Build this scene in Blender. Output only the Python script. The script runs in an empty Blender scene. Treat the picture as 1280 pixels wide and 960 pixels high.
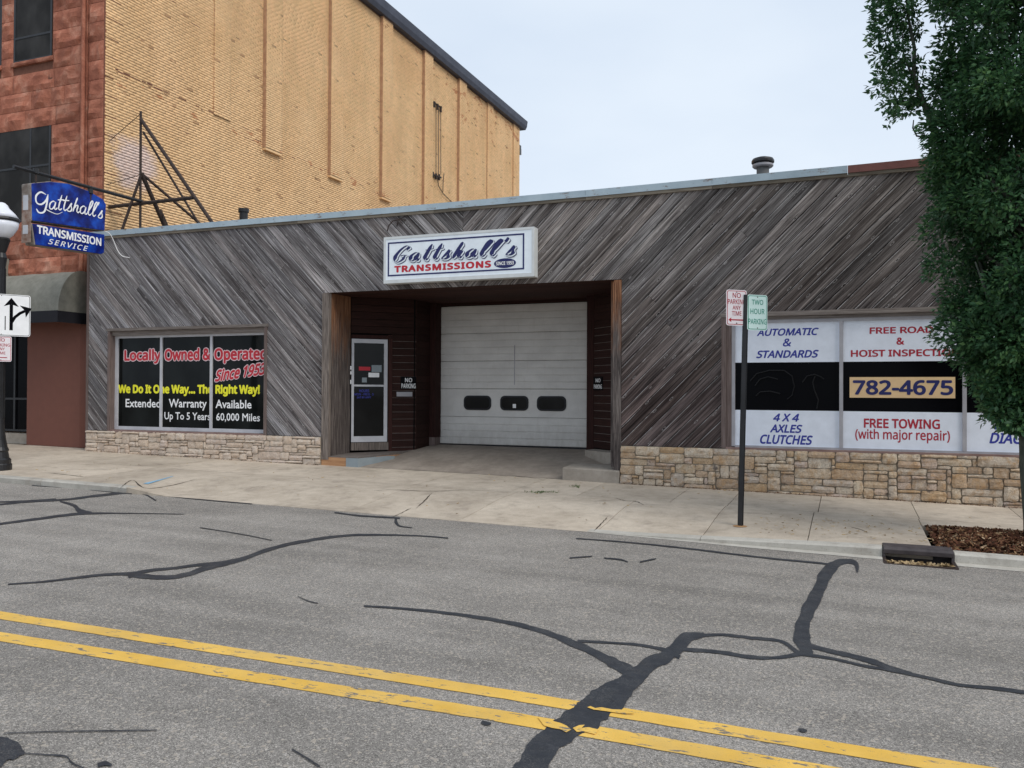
import bpy, bmesh, math, random
import numpy as np
from mathutils import Vector, Matrix, noise as mnoise

S = bpy.context.scene
COL = S.collection
R = random.Random(7)

# ------------------------------------------------------------------ camera, sky, sun, exposure
F_PX = 1052.7
YAW, PITCH, ROLL = math.radians(21.717), math.radians(0.5609), math.radians(0.2883)
CAM = np.array([0.0, -14.3, 1.6])
def _basis():
    f = np.array([-math.sin(YAW)*math.cos(PITCH), math.cos(YAW)*math.cos(PITCH), math.sin(PITCH)])
    rt = np.array([math.cos(YAW), math.sin(YAW), 0.0]); up = np.cross(rt, f)
    return rt*math.cos(ROLL)+up*math.sin(ROLL), -rt*math.sin(ROLL)+up*math.cos(ROLL), f
C_RT, C_UP, C_F = _basis()
cam = bpy.data.cameras.new('camera'); cam_o = bpy.data.objects.new('camera', cam); COL.objects.link(cam_o)
cam.sensor_width = 36; cam.lens = F_PX/1280*36; cam.clip_end = 3000; cam.clip_start = 0.05
cam_o.matrix_world = Matrix([[C_RT[i], C_UP[i], -C_F[i], CAM[i]] for i in range(3)]+[[0, 0, 0, 1]])
S.camera = cam_o

SUN_EL, SUN_AZ = math.radians(46), math.radians(68)      # azimuth: from the street (-Y) towards +X
sd = Vector((math.cos(SUN_EL)*math.sin(SUN_AZ), -math.cos(SUN_EL)*math.cos(SUN_AZ), math.sin(SUN_EL)))
sun = bpy.data.lights.new('sun', 'SUN'); sun.energy = 1.5; sun.angle = math.radians(30); sun.color = (1, .95, .88)
sun_o = bpy.data.objects.new('sun', sun); COL.objects.link(sun_o)
sun_o.rotation_euler = (-sd).to_track_quat('-Z', 'Y').to_euler(); sun_o.location = (10, -20, 30)

W = bpy.data.worlds.new('World'); S.world = W; W.use_nodes = True
wt = W.node_tree; wt.nodes.clear()
def wn(t, **k):
    n = wt.nodes.new(t)
    for a, b in k.items(): setattr(n, a, b)
    return n
sky = wn('ShaderNodeTexSky', sky_type='NISHITA', sun_disc=False, sun_elevation=SUN_EL, sun_rotation=math.radians(180)-SUN_AZ)
tc = wn('ShaderNodeTexCoord')
cn = wn('ShaderNodeTexNoise'); cn.inputs['Scale'].default_value = 1.6; cn.inputs['Detail'].default_value = 5; cn.inputs['Roughness'].default_value = .5
cmap = wn('ShaderNodeMapping'); cmap.inputs['Scale'].default_value = (1, 1, 2.5)
wt.links.new(tc.outputs['Generated'], cmap.inputs['Vector']); wt.links.new(cmap.outputs[0], cn.inputs['Vector'])
cr = wn('ShaderNodeValToRGB'); cr.color_ramp.elements[0].position = .32; cr.color_ramp.elements[1].position = .68
cr.color_ramp.elements[0].color = (.51, .595, .715, 1); cr.color_ramp.elements[1].color = (.64, .71, .795, 1)
wt.links.new(cn.outputs['Fac'], cr.inputs['Fac'])
sc = wn('ShaderNodeVectorMath', operation='SCALE'); sc.inputs['Scale'].default_value = 10.4
wt.links.new(cr.outputs[0], sc.inputs[0])
mx = wn('ShaderNodeMix', data_type='RGBA'); mx.inputs[0].default_value = .93
wt.links.new(sky.outputs[0], mx.inputs[6]); wt.links.new(sc.outputs[0], mx.inputs[7])
bg = wn('ShaderNodeBackground'); bg.inputs['Strength'].default_value = .1
wt.links.new(mx.outputs[2], bg.inputs['Color'])
wo = wn('ShaderNodeOutputWorld'); wt.links.new(bg.outputs[0], wo.inputs[0])
S.view_settings.view_transform = 'Standard'; S.view_settings.look = 'None'
S.view_settings.exposure = 0.32; S.view_settings.gamma = 1; S.view_settings.use_curve_mapping = False

# ------------------------------------------------------------------ survey: a sight line through a point of the photo, cut by a real plane
def ray(u, v): return C_F + C_RT*(u-640)/F_PX - C_UP*(v-480)/F_PX
def onN(u, v, p0, n):
    d = ray(u, v); n = np.array(n, float); return CAM + d*(np.dot(np.array(p0, float)-CAM, n)/np.dot(d, n))
def onY(u, v, y=0): return onN(u, v, (0, y, 0), (0, 1, 0))
def onX(u, v, x): return onN(u, v, (x, 0, 0), (1, 0, 0))
SL = -.0148                                     # the whole street falls to the right
def street_z(x): return -.203 + SL*x
def onS(u, v): return onN(u, v, (0, 0, -.203), (-SL, 0, 1))
def lerp(x, xs, ys): return float(np.interp(x, xs, ys))
def sm(t): t = min(1, max(0, t)); return t*t*(3-2*t)
def cut(x): return lerp(x, (-10.75, -9.9, -2.6, .2), (0, 1, 1, 0))      # how far the kerb is dropped
def walk_z(x, y):
    base = -.018 + SL*x + .02*y
    k = cut(x)
    return base - k*(.094)*sm((-y-2.3)/1.75)
CURB = -4.05

# ------------------------------------------------------------------ materials
def mat(name, base=(.5, .5, .5), rough=.8, spec=.3, metal=0):
    m = bpy.data.materials.new(name); m.use_nodes = True
    b = m.node_tree.nodes['Principled BSDF']
    b.inputs['Base Color'].default_value = (*base, 1); b.inputs['Roughness'].default_value = rough
    b.inputs['Specular IOR Level'].default_value = spec; b.inputs['Metallic'].default_value = metal
    return m
class G:
    """tiny node-graph helper"""
    def __init__(s, m): s.m = m; s.t = m.node_tree; s.b = s.t.nodes['Principled BSDF']
    def n(s, ty, **k):
        x = s.t.nodes.new(ty)
        for a, b in k.items(): setattr(x, a, b)
        return x
    def l(s, a, b): s.t.links.new(a, b)
    def put(s, sock, v):
        if hasattr(v, 'is_linked') or hasattr(v, 'links'): s.l(v, sock)
        elif isinstance(v, (tuple, list)) and len(v) == 3 and sock.type == 'RGBA': sock.default_value = (*v, 1)
        else: sock.default_value = v
    def coord(s, kind='Object'): return s.n('ShaderNodeTexCoord').outputs[kind]
    def pos(s): return s.n('ShaderNodeNewGeometry').outputs['Position']
    def island(s): return s.n('ShaderNodeNewGeometry').outputs['Random Per Island']
    def rnd(s): return s.n('ShaderNodeObjectInfo').outputs['Random']
    def mp(s, v, scale=(1, 1, 1), loc=(0, 0, 0), rot=(0, 0, 0)):
        x = s.n('ShaderNodeMapping'); s.l(v, x.inputs[0]); x.inputs['Scale'].default_value = scale
        s.put(x.inputs['Location'], loc); x.inputs['Rotation'].default_value = rot; return x.outputs[0]
    def noise(s, v, scale=5, detail=4, rough=.55, dist=0):
        x = s.n('ShaderNodeTexNoise'); s.l(v, x.inputs['Vector']); x.inputs['Scale'].default_value = scale
        x.inputs['Detail'].default_value = detail; x.inputs['Roughness'].default_value = rough; x.inputs['Distortion'].default_value = dist
        return x.outputs['Fac']
    def vor(s, v, scale=5, feature='F1', out='Distance'):
        x = s.n('ShaderNodeTexVoronoi', feature=feature); s.l(v, x.inputs['Vector']); x.inputs['Scale'].default_value = scale
        return x.outputs[out]
    def ramp(s, f, stops, mode='LINEAR'):
        x = s.n('ShaderNodeValToRGB'); r = x.color_ramp; r.interpolation = mode
        while len(r.elements) < len(stops): r.elements.new(.5)
        for e, (p, c) in zip(r.elements, stops):
            e.position = p; e.color = (*c, 1) if isinstance(c, (tuple, list)) else (c, c, c, 1)
        s.l(f, x.inputs['Fac']); return x.outputs['Color']
    def mix(s, f, a, b, bt='MIX'):
        x = s.n('ShaderNodeMix', data_type='RGBA', blend_type=bt)
        s.put(x.inputs[0], f); s.put(x.inputs[6], a); s.put(x.inputs[7], b); return x.outputs[2]
    def math(s, op, a, b=None, c=None):
        x = s.n('ShaderNodeMath', operation=op); s.put(x.inputs[0], a)
        if b is not None: s.put(x.inputs[1], b)
        if c is not None: s.put(x.inputs[2], c)
        return x.outputs[0]
    def sep(s, v):
        x = s.n('ShaderNodeSeparateXYZ'); s.l(v, x.inputs[0]); return x.outputs
    def comb(s, a, b, c):
        x = s.n('ShaderNodeCombineXYZ')
        for i, q in enumerate((a, b, c)): s.put(x.inputs[i], q)
        return x.outputs[0]
    def bump(s, h, st=.5, d=.01):
        x = s.n('ShaderNodeBump'); x.inputs['Strength'].default_value = st; x.inputs['Distance'].default_value = d
        s.l(h, x.inputs['Height']); s.l(x.outputs[0], s.b.inputs['Normal'])
    def col(s, c): s.put(s.b.inputs['Base Color'], c)
    def rough(s, c): s.put(s.b.inputs['Roughness'], c)

def grey(x): return (x, x, x)
def m_siding():
    m = mat('weathered_wood', rough=.9, spec=.15); g = G(m)
    o = g.coord(); r = g.rnd(); p = g.pos()
    off = g.comb(g.math('MULTIPLY', r, 91.0), g.math('MULTIPLY', r, 37.0), g.math('MULTIPLY', r, 53.0))
    v = g.n('ShaderNodeVectorMath', operation='ADD'); g.l(o, v.inputs[0]); g.l(off, v.inputs[1]); v = v.outputs[0]
    fine = g.noise(g.mp(v, (.9, 10, 75)), 1.6, 6, .68, .1)
    broad = g.noise(g.mp(v, (.35, 2, 8)), 1.5, 5, .6, .2)
    mid = g.noise(g.mp(v, (.55, 4, 28)), 1.3, 6, .65, .3)
    f = g.math('ADD', g.math('MULTIPLY', fine, .45), g.math('ADD', g.math('MULTIPLY', broad, .45), g.math('MULTIPLY', mid, .35)))
    c = g.ramp(f, [(.46, (.026, .021, .020)), (.555, (.100, .089, .086)), (.65, (.215, .202, .198)), (.76, (.52, .50, .485))])
    # per board tone
    tone = g.ramp(r, [(0, .66), (.3, .88), (.7, 1.05), (1, 1.36)])
    c = g.mix(1, c, tone, 'MULTIPLY')
    r2 = g.math('FRACT', g.math('MULTIPLY', r, 17.3))
    c = g.mix(g.math('MULTIPLY', r2, .5), c, g.mix(1, c, (1.1, .97, .86), 'MULTIPLY'))
    # less weathered brown area right of the opening, greyer at the far left
    ps = g.sep(p)
    area = g.noise(g.mp(p, (.33, .33, .5)), 1.0, 3, .5)
    w1 = g.ramp(g.math('ADD', g.math('MULTIPLY', ps[2], .2), g.math('MULTIPLY', area, .45)), [(.5, 1.0), (1.0, 0.0)])
    side = g.ramp(g.math('MULTIPLY_ADD', ps[0], .06, 1.0), [(.35, 0.0), (.7, 1.0)])
    bf = g.math('MULTIPLY', g.math('MULTIPLY', w1, side), .9)
    c = g.mix(bf, c, g.mix(1, c, (.52, .42, .41), 'MULTIPLY'))
    c = g.mix(g.math('MULTIPLY', g.math('SUBTRACT', 1.0, side), .9), c, g.mix(1, c, (.95, .965, 1.02), 'MULTIPLY'))
    c = g.mix(g.math('MULTIPLY', side, .9), c, g.mix(1, c, (.86, .835, .82), 'MULTIPLY'))
    # frayed pale edges, upper side only, with caught sky light painted in (local Z runs across the board, board half width .074)
    os = g.sep(o)
    e = g.math('ADD', os[2], g.math('MULTIPLY', g.noise(g.mp(v, (3, 3, 3)), 2, 4), .020))
    ed = g.ramp(e, [(.0, 0.0), (.0755, 0.0), (.0785, 1.0)]) if False else g.math('GREATER_THAN', e, .0875)
    en = g.ramp(g.noise(g.mp(v, (1.6, 1, 1)), 2.2, 4, .6), [(.38, 0.1), (.52, 1.0)])
    c = g.mix(g.math('MULTIPLY', g.math('MULTIPLY', ed, en), .8), c, (.50, .48, .47))
    # knots and nail stains
    kn = g.vor(g.mp(v, (2.6, 1, 8.0)), 1.25)
    c = g.mix(g.ramp(kn, [(.05, 1.0), (.085, 0.0)]), c, (.02, .016, .016))
    c = g.mix(g.math('MULTIPLY', g.ramp(kn, [(.08, 0.0), (.11, 1.0), (.17, 0.0)]), .6), c, (.46, .43, .41))
    crack = g.noise(g.mp(v, (1.2, 6, 95)), 1.2, 3, .5, .2)
    ck = g.ramp(crack, [(.37, 1.0), (.42, 0.0)])
    c = g.mix(g.math('MULTIPLY', ck, .75), c, (.02, .018, .018))
    g.col(c); g.bump(g.math('SUBTRACT', f, g.math('MULTIPLY', ck, .6)), .8, .006)
    return m
def m_plank(name, dark, lightc, scale=1.0, rough=.85, axis='X'):
    m = mat(name, rough=rough, spec=.2); g = G(m)
    o = g.coord(); r = g.rnd()
    off = g.comb(g.math('MULTIPLY', r, 91.0), g.math('MULTIPLY', r, 37.0), g.math('MULTIPLY', r, 53.0))
    v = g.n('ShaderNodeVectorMath', operation='ADD'); g.l(o, v.inputs[0]); g.l(off, v.inputs[1]); v = v.outputs[0]
    sc = {'X': (2, 30, 40), 'Z': (30, 40, 1.6)}[axis]
    f = g.noise(g.mp(v, sc), 1.4*scale, 6, .65, .6)
    c = g.ramp(f, [(.3, dark), (.7, lightc)])
    c = g.mix(1, c, g.ramp(r, [(0, .8), (1, 1.2)]), 'MULTIPLY')
    g.col(c); g.bump(f, .5, .004); return m
def m_postmix():
    m = mat('part_weathered_cedar', rough=.85, spec=.2); g = G(m)
    o = g.coord(); r = g.rnd(); p = g.pos()
    off = g.comb(g.math('MULTIPLY', r, 91.0), g.math('MULTIPLY', r, 37.0), g.math('MULTIPLY', r, 53.0))
    v = g.n('ShaderNodeVectorMath', operation='ADD'); g.l(o, v.inputs[0]); g.l(off, v.inputs[1]); v = v.outputs[0]
    f = g.noise(g.mp(v, (30, 40, 1.3)), 1.4, 6, .7, .5)
    grey = g.ramp(f, [(.32, (.022, .018, .018)), (.5, (.10, .082, .075)), (.7, (.27, .23, .205))])
    fresh = g.ramp(f, [(.32, (.05, .022, .014)), (.5, (.24, .10, .045)), (.7, (.50, .26, .13))])
    k = g.math('ADD', g.math('MULTIPLY', g.sep(p)[2], .42), g.math('MULTIPLY', g.noise(g.mp(p, (4, 9, .9)), 2.0, 5, .65), 1.1))
    c = g.mix(g.ramp(k, [(1.45, 0.0), (1.85, .85)]) if False else g.math('MINIMUM', .85, g.math('MAXIMUM', 0.0, g.math('MULTIPLY_ADD', k, 2.0, -2.95))), grey, fresh)
    g.col(c); g.bump(f, .6, .005); return m
def m_stone():
    m = mat('cream_limestone', rough=.9, spec=.2); g = G(m)
    r = g.rnd(); p = g.pos()
    base = g.ramp(r, [(0, (.55, .47, .39)), (.3, (.66, .55, .41)), (.42, (.50, .36, .24)), (.55, (.70, .61, .49)), (.78, (.56, .39, .23)), (.9, (.58, .47, .40)), (1, (.42, .31, .21))])
    n1 = g.noise(p, 9, 6, .65, .4); n2 = g.noise(p, 42, 5, .7)
    c = g.mix(g.math('MULTIPLY', g.ramp(n1, [(.45, 0.0), (.68, 1.0)]), .75), base, (.46, .27, .12))
    c = g.mix(g.ramp(n2, [(.3, .6), (.55, 0.0)]), c, (.24, .18, .14))
    st = g.noise(g.mp(p, (1.3, 1, 2)), 2.1, 5, .6)
    c = g.mix(g.ramp(st, [(.66, 0.0), (.72, .8)]), c, (.09, .07, .065))
    ps = g.sep(p)
    left = g.ramp(g.math('MULTIPLY_ADD', ps[0], .1, .9), [(0, 1.0), (.35, 0.0)])
    c = g.mix(g.math('MULTIPLY', left, .5), c, (.68, .58, .50))
    g.col(c); g.bump(g.math('ADD', n1, n2), 1, .02); return m
def m_concrete(name, a=(.41, .342, .268), b=(.60, .515, .415)):
    m = mat(name, rough=.92, spec=.2); g = G(m)
    p = g.pos(); r = g.rnd()
    n = g.noise(p, .9, 6, .62); f = g.noise(p, 55, 4, .7); md = g.noise(p, 6, 5, .65)
    c = g.ramp(g.math('ADD', g.math('MULTIPLY', n, .6), g.math('MULTIPLY', md, .4)), [(.36, a), (.64, b)])
    c = g.mix(1, c, g.ramp(r, [(0, .9), (1, 1.07)]), 'MULTIPLY')
    c = g.mix(g.ramp(f, [(.28, .5), (.45, 0.0)]), c, (.2, .17, .13))
    blot = g.noise(g.mp(p, (1, 1, 1), (4, 2, 0)), 2.3, 7, .7)
    c = g.mix(g.ramp(blot, [(.53, 0.0), (.68, .48)]), c, (.23, .19, .155))
    if name == 'driveway_concrete':
        ty_ = g.noise(g.mp(p, (1.6, .6, 1)), 1.3, 6, .7); c = g.mix(g.ramp(ty_, [(.48, 0.0), (.75, .38)]), c, (.13, .11, .09))
    g.col(c)
    g.bump(g.math('ADD', f, g.math('MULTIPLY', md, .6)), .35, .006); return m
def m_asphalt():
    m = mat('worn_asphalt', rough=.9, spec=.25); g = G(m)
    p = g.pos()
    big = g.noise(p, .35, 5, .6)
    c = g.ramp(big, [(.3, (.225, .206, .184)), (.7, (.305, .280, .252))])
    c = g.mix(1, c, g.ramp(g.noise(p, 1.7, 6, .7), [(.3, .86), (.7, 1.12)]), 'MULTIPLY')
    ps = g.sep(p)
    lane = g.noise(g.mp(p, (.12, 2.2, 1)), 1.0, 4, .55)
    c = g.mix(1, c, g.ramp(lane, [(.3, .84), (.7, 1.12)]), 'MULTIPLY')
    ag = g.vor(p, 175, out='Color'); agv = g.sep(ag)[0]
    c = g.mix(1, c, g.ramp(agv, [(0, .42), (.3, .8), (.7, 1.08), (.9, 1.45), (1, 2.1)]), 'MULTIPLY')
    n = g.noise(p, 420, 3, .7)
    c = g.mix(1, c, g.ramp(n, [(.3, .72), (.7, 1.28)]), 'MULTIPLY')
    n3 = g.noise(p, 28, 4, .6)
    c = g.mix(g.ramp(n3, [(.24, .7), (.33, 0.0)]), c, (.06, .06, .062))
    warm = g.vor(p, 60, out='Color')
    c = g.mix(g.math('MULTIPLY', g.math('GREATER_THAN', g.sep(warm)[1], .93), .6), c, (.46, .40, .33))
    g.col(c); g.bump(g.math('ADD', agv, n), .5, .004); return m
def m_tar():
    m = mat('crack_sealant', rough=.55, spec=.35); g = G(m); p = g.pos()
    n = g.noise(p, 14, 6, .7); n2 = g.noise(p, 160, 3, .7)
    c = g.ramp(n, [(.3, (.014, .016, .021)), (.6, (.027, .030, .037)), (.76, (.075, .075, .08))])
    c = g.mix(g.math('MULTIPLY', g.ramp(n2, [(.5, 0.0), (.66, 1.0)]), g.ramp(g.noise(p, 5, 6, .7), [(.44, .05), (.64, .8)])), c, (.17, .16, .148))
    g.col(c); g.rough(g.ramp(n, [(.3, .42), (.7, .75)])); g.bump(n2, .4, .004); return m
def m_yellow():
    m = mat('yellow_line_paint', rough=.75, spec=.3); g = G(m); p = g.pos()
    n = g.noise(p, 3, 5, .6)
    c = g.ramp(n, [(.3, (.68, .40, .065)), (.7, (.82, .51, .11))])
    wear = g.noise(p, 1.3, 6, .7); c = g.mix(g.ramp(wear, [(.45, 0.0), (.7, .35)]), c, (.40, .33, .20))
    chip = g.noise(g.mp(p, (.8, 2.2, 1)), 9, 7, .75); grit = g.noise(p, 190, 3, .7)
    c = g.mix(g.ramp(grit, [(.3, .55), (.48, 0.0)]), c, (.42, .30, .09))
    c = g.mix(g.ramp(chip, [(.40, 1.0), (.42, 0.0)]), c, (.17, .155, .14))
    g.col(c); g.bump(grit, .4, .003); return m
def m_brick():
    m = mat('painted_tan_brick', rough=.85, spec=.25); g = G(m); p = g.pos(); r = g.island()
    n = g.noise(p, .5, 5, .6)
    c = g.ramp(n, [(.3, (.79, .495, .25)), (.7, (.89, .595, .325))])
    c = g.mix(1, c, g.ramp(r, [(0, .90), (.3, .98), (.7, 1.01), (1, 1.06)]), 'MULTIPLY')
    streak = g.noise(g.mp(p, (1, 1.6, .22)), 1.1, 6, .65); c = g.mix(g.ramp(streak, [(.36, .22), (.55, 0.0)]), c, (.50, .33, .17))
    soot = g.noise(p, .28, 5, .6); c = g.mix(g.ramp(soot, [(.5, 0.0), (.68, .3)]), c, (.62, .36, .19))
    ps = g.sep(p)
    big = g.noise(g.mp(p, (1, .7, 1.4)), 1.6, 7, .75)
    top = g.ramp(g.math('MULTIPLY_ADD', ps[2], .25, -2.93), [(0, 0.0), (1, .25)])       # peeling gets denser towards the cornice
    back = g.ramp(g.math('MULTIPLY_ADD', ps[1], .1, -1.1), [(0, 0.0), (1, .8)])
    pe = g.math('MULTIPLY_ADD', g.math('MULTIPLY', top, back), .75, big)
    pe = g.math('MULTIPLY_ADD', r, .10, pe)
    band = g.math('ABSOLUTE', g.math('SUBTRACT', ps[2], 8.99))
    pe = g.math('ADD', pe, g.ramp(band, [(.08, .115), (.25, 0.0)]))
    c = g.mix(g.math('MULTIPLY', g.ramp(pe, [(.735, 0.0), (.765, 1.0)]), .75), c, (.46, .17, .075))
    c = g.mix(g.math('MULTIPLY', g.math('GREATER_THAN', g.math('MULTIPLY_ADD', big, .12, r), 1.052), .6), c, (.24, .11, .055))
    w = g.n('ShaderNodeVectorMath', operation='DISTANCE'); g.l(p, w.inputs[0]); w.inputs[1].default_value = (-16.2, 1.35, 7.15)
    wf = g.ramp(g.math('MULTIPLY_ADD', big, -1.3, g.math('ADD', w.outputs['Value'], .45)), [(.25, .6), (.6, 0.0)])
    c = g.mix(wf, c, (.72, .60, .62))
    f = g.noise(p, 60, 4, .6)
    g.col(c); g.bump(f, .4, .004); return m
def m_redbrick(name='bare_red_brick', a=(.40, .22, .13), b=(.60, .38, .23)):
    m = mat(name, rough=.9); g = G(m); p = g.pos()
    n = g.noise(p, 7, 5, .7)
    c = g.ramp(n, [(.3, a), (.7, b)])
    g.col(c); g.bump(n, .5, .01); return m
def m_sandstone():
    m = mat('red_sandstone', rough=.92, spec=.15); g = G(m); p = g.pos(); r = g.rnd()
    n = g.noise(p, 2.2, 7, .68, .5); f = g.noise(p, 26, 5, .7)
    c = g.ramp(n, [(.3, (.24, .085, .056)), (.52, (.41, .158, .10)), (.72, (.58, .30, .21))])
    c = g.mix(1, c, g.ramp(r, [(0, .8), (1, 1.18)]), 'MULTIPLY')
    c = g.mix(g.ramp(g.noise(p, 1.6, 6, .75), [(.63, 0.0), (.72, .55)]), c, (.52, .36, .28))
    g.col(c); g.bump(g.math('ADD', n, g.math('MULTIPLY', f, .4)), 1, .035); return m
def m_metal(name, a, b, rough=.5, sc=3, rust=None, lo=.58):
    m = mat(name, rough=rough, spec=.4); g = G(m); p = g.pos()
    n = g.noise(p, sc, 6, .65)
    c = g.ramp(n, [(.3, a), (.7, b)])
    if rust: c = g.mix(g.ramp(g.noise(g.mp(p, (1, 1, 3)), 4.5, 7, .75), [(lo, 0.0), (lo+.06, .85)]), c, rust)
    g.col(c); g.bump(n, .15, .004); return m
def m_glass(name='dark_glass', base=(.005, .006, .006), rough=.05, spec=.13):
    m = mat(name, base, rough, spec); g = G(m); p = g.pos()
    n = g.noise(g.mp(p, (1.1, 1, .8)), 1.4, 3, .5)
    g.col(g.ramp(n, [(.4, base), (.7, tuple(x*2.4+.001 for x in base))]))
    g.bump(g.noise(p, 1.7, 2), .05, .02); return m
def m_leaf():
    m = mat('hornbeam_leaf', rough=.45, spec=.4); g = G(m); r = g.island(); p = g.pos()
    n = g.noise(p, 1.8, 4, .6)
    c = g.ramp(g.math('ADD', g.math('MULTIPLY', r, .42), g.math('MULTIPLY', n, .62)), [(.25, (.022, .060, .028)), (.48, (.050, .130, .056)), (.68, (.092, .20, .074)), (.9, (.17, .29, .095))])
    g.col(c)
    out = g.t.nodes['Material Output']
    tr = g.n('ShaderNodeBsdfTranslucent'); g.l(c, tr.inputs['Color'])
    ms = g.n('ShaderNodeMixShader'); ms.inputs[0].default_value = .36
    g.l(g.b.outputs[0], ms.inputs[1]); g.l(tr.outputs[0], ms.inputs[2]); g.l(ms.outputs[0], out.inputs[0])
    return m
def m_bark():
    m = mat('grey_bark', rough=.9); g = G(m); p = g.pos()
    n = g.noise(g.mp(p, (9, 9, 2)), 3, 5, .6)
    g.col(g.ramp(n, [(.3, (.035, .045, .035)), (.7, (.11, .115, .09))])); g.bump(n, .7, .02); return m
def m_print(name, c, rough=.5):
    m = mat(name, c, rough, .35); g = G(m); p = g.pos()
    n = g.noise(p, 6, 5, .6)
    g.col(g.ramp(n, [(.25, tuple(x*.92 for x in c)), (.75, tuple(min(1, x*1.06) for x in c))])); return m
def m_garage():
    m = mat('off_white_door_paint', rough=.6, spec=.3); g = G(m); p = g.pos()
    n = g.noise(g.mp(p, (1, 1, 2)), 1.5, 6, .65); f = g.noise(g.mp(p, (6, 6, 1)), 3, 5, .7)
    c = g.ramp(n, [(.3, (.57, .55, .52)), (.7, (.70, .68, .645))])
    c = g.mix(g.ramp(f, [(.55, 0.0), (.8, .28)]), c, (.40, .34, .28))
    low = g.math('MULTIPLY', g.math('SUBTRACT', 1.15, g.sep(p)[2]), g.noise(g.mp(p, (3, 3, 1.2)), 3, 5, .7)); c = g.mix(g.ramp(low, [(.1, 0.0), (.45, .4)]), c, (.22, .18, .14))
    g.col(c); return m
def m_mulch():
    m = mat('bark_mulch', rough=.95, spec=.1); g = G(m); r = g.island()
    g.col(g.ramp(r, [(0, (.04, .018, .012)), (.35, (.10, .042, .025)), (.7, (.17, .08, .045)), (.88, (.26, .16, .08)), (1, (.42, .31, .2))])); return m

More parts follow.
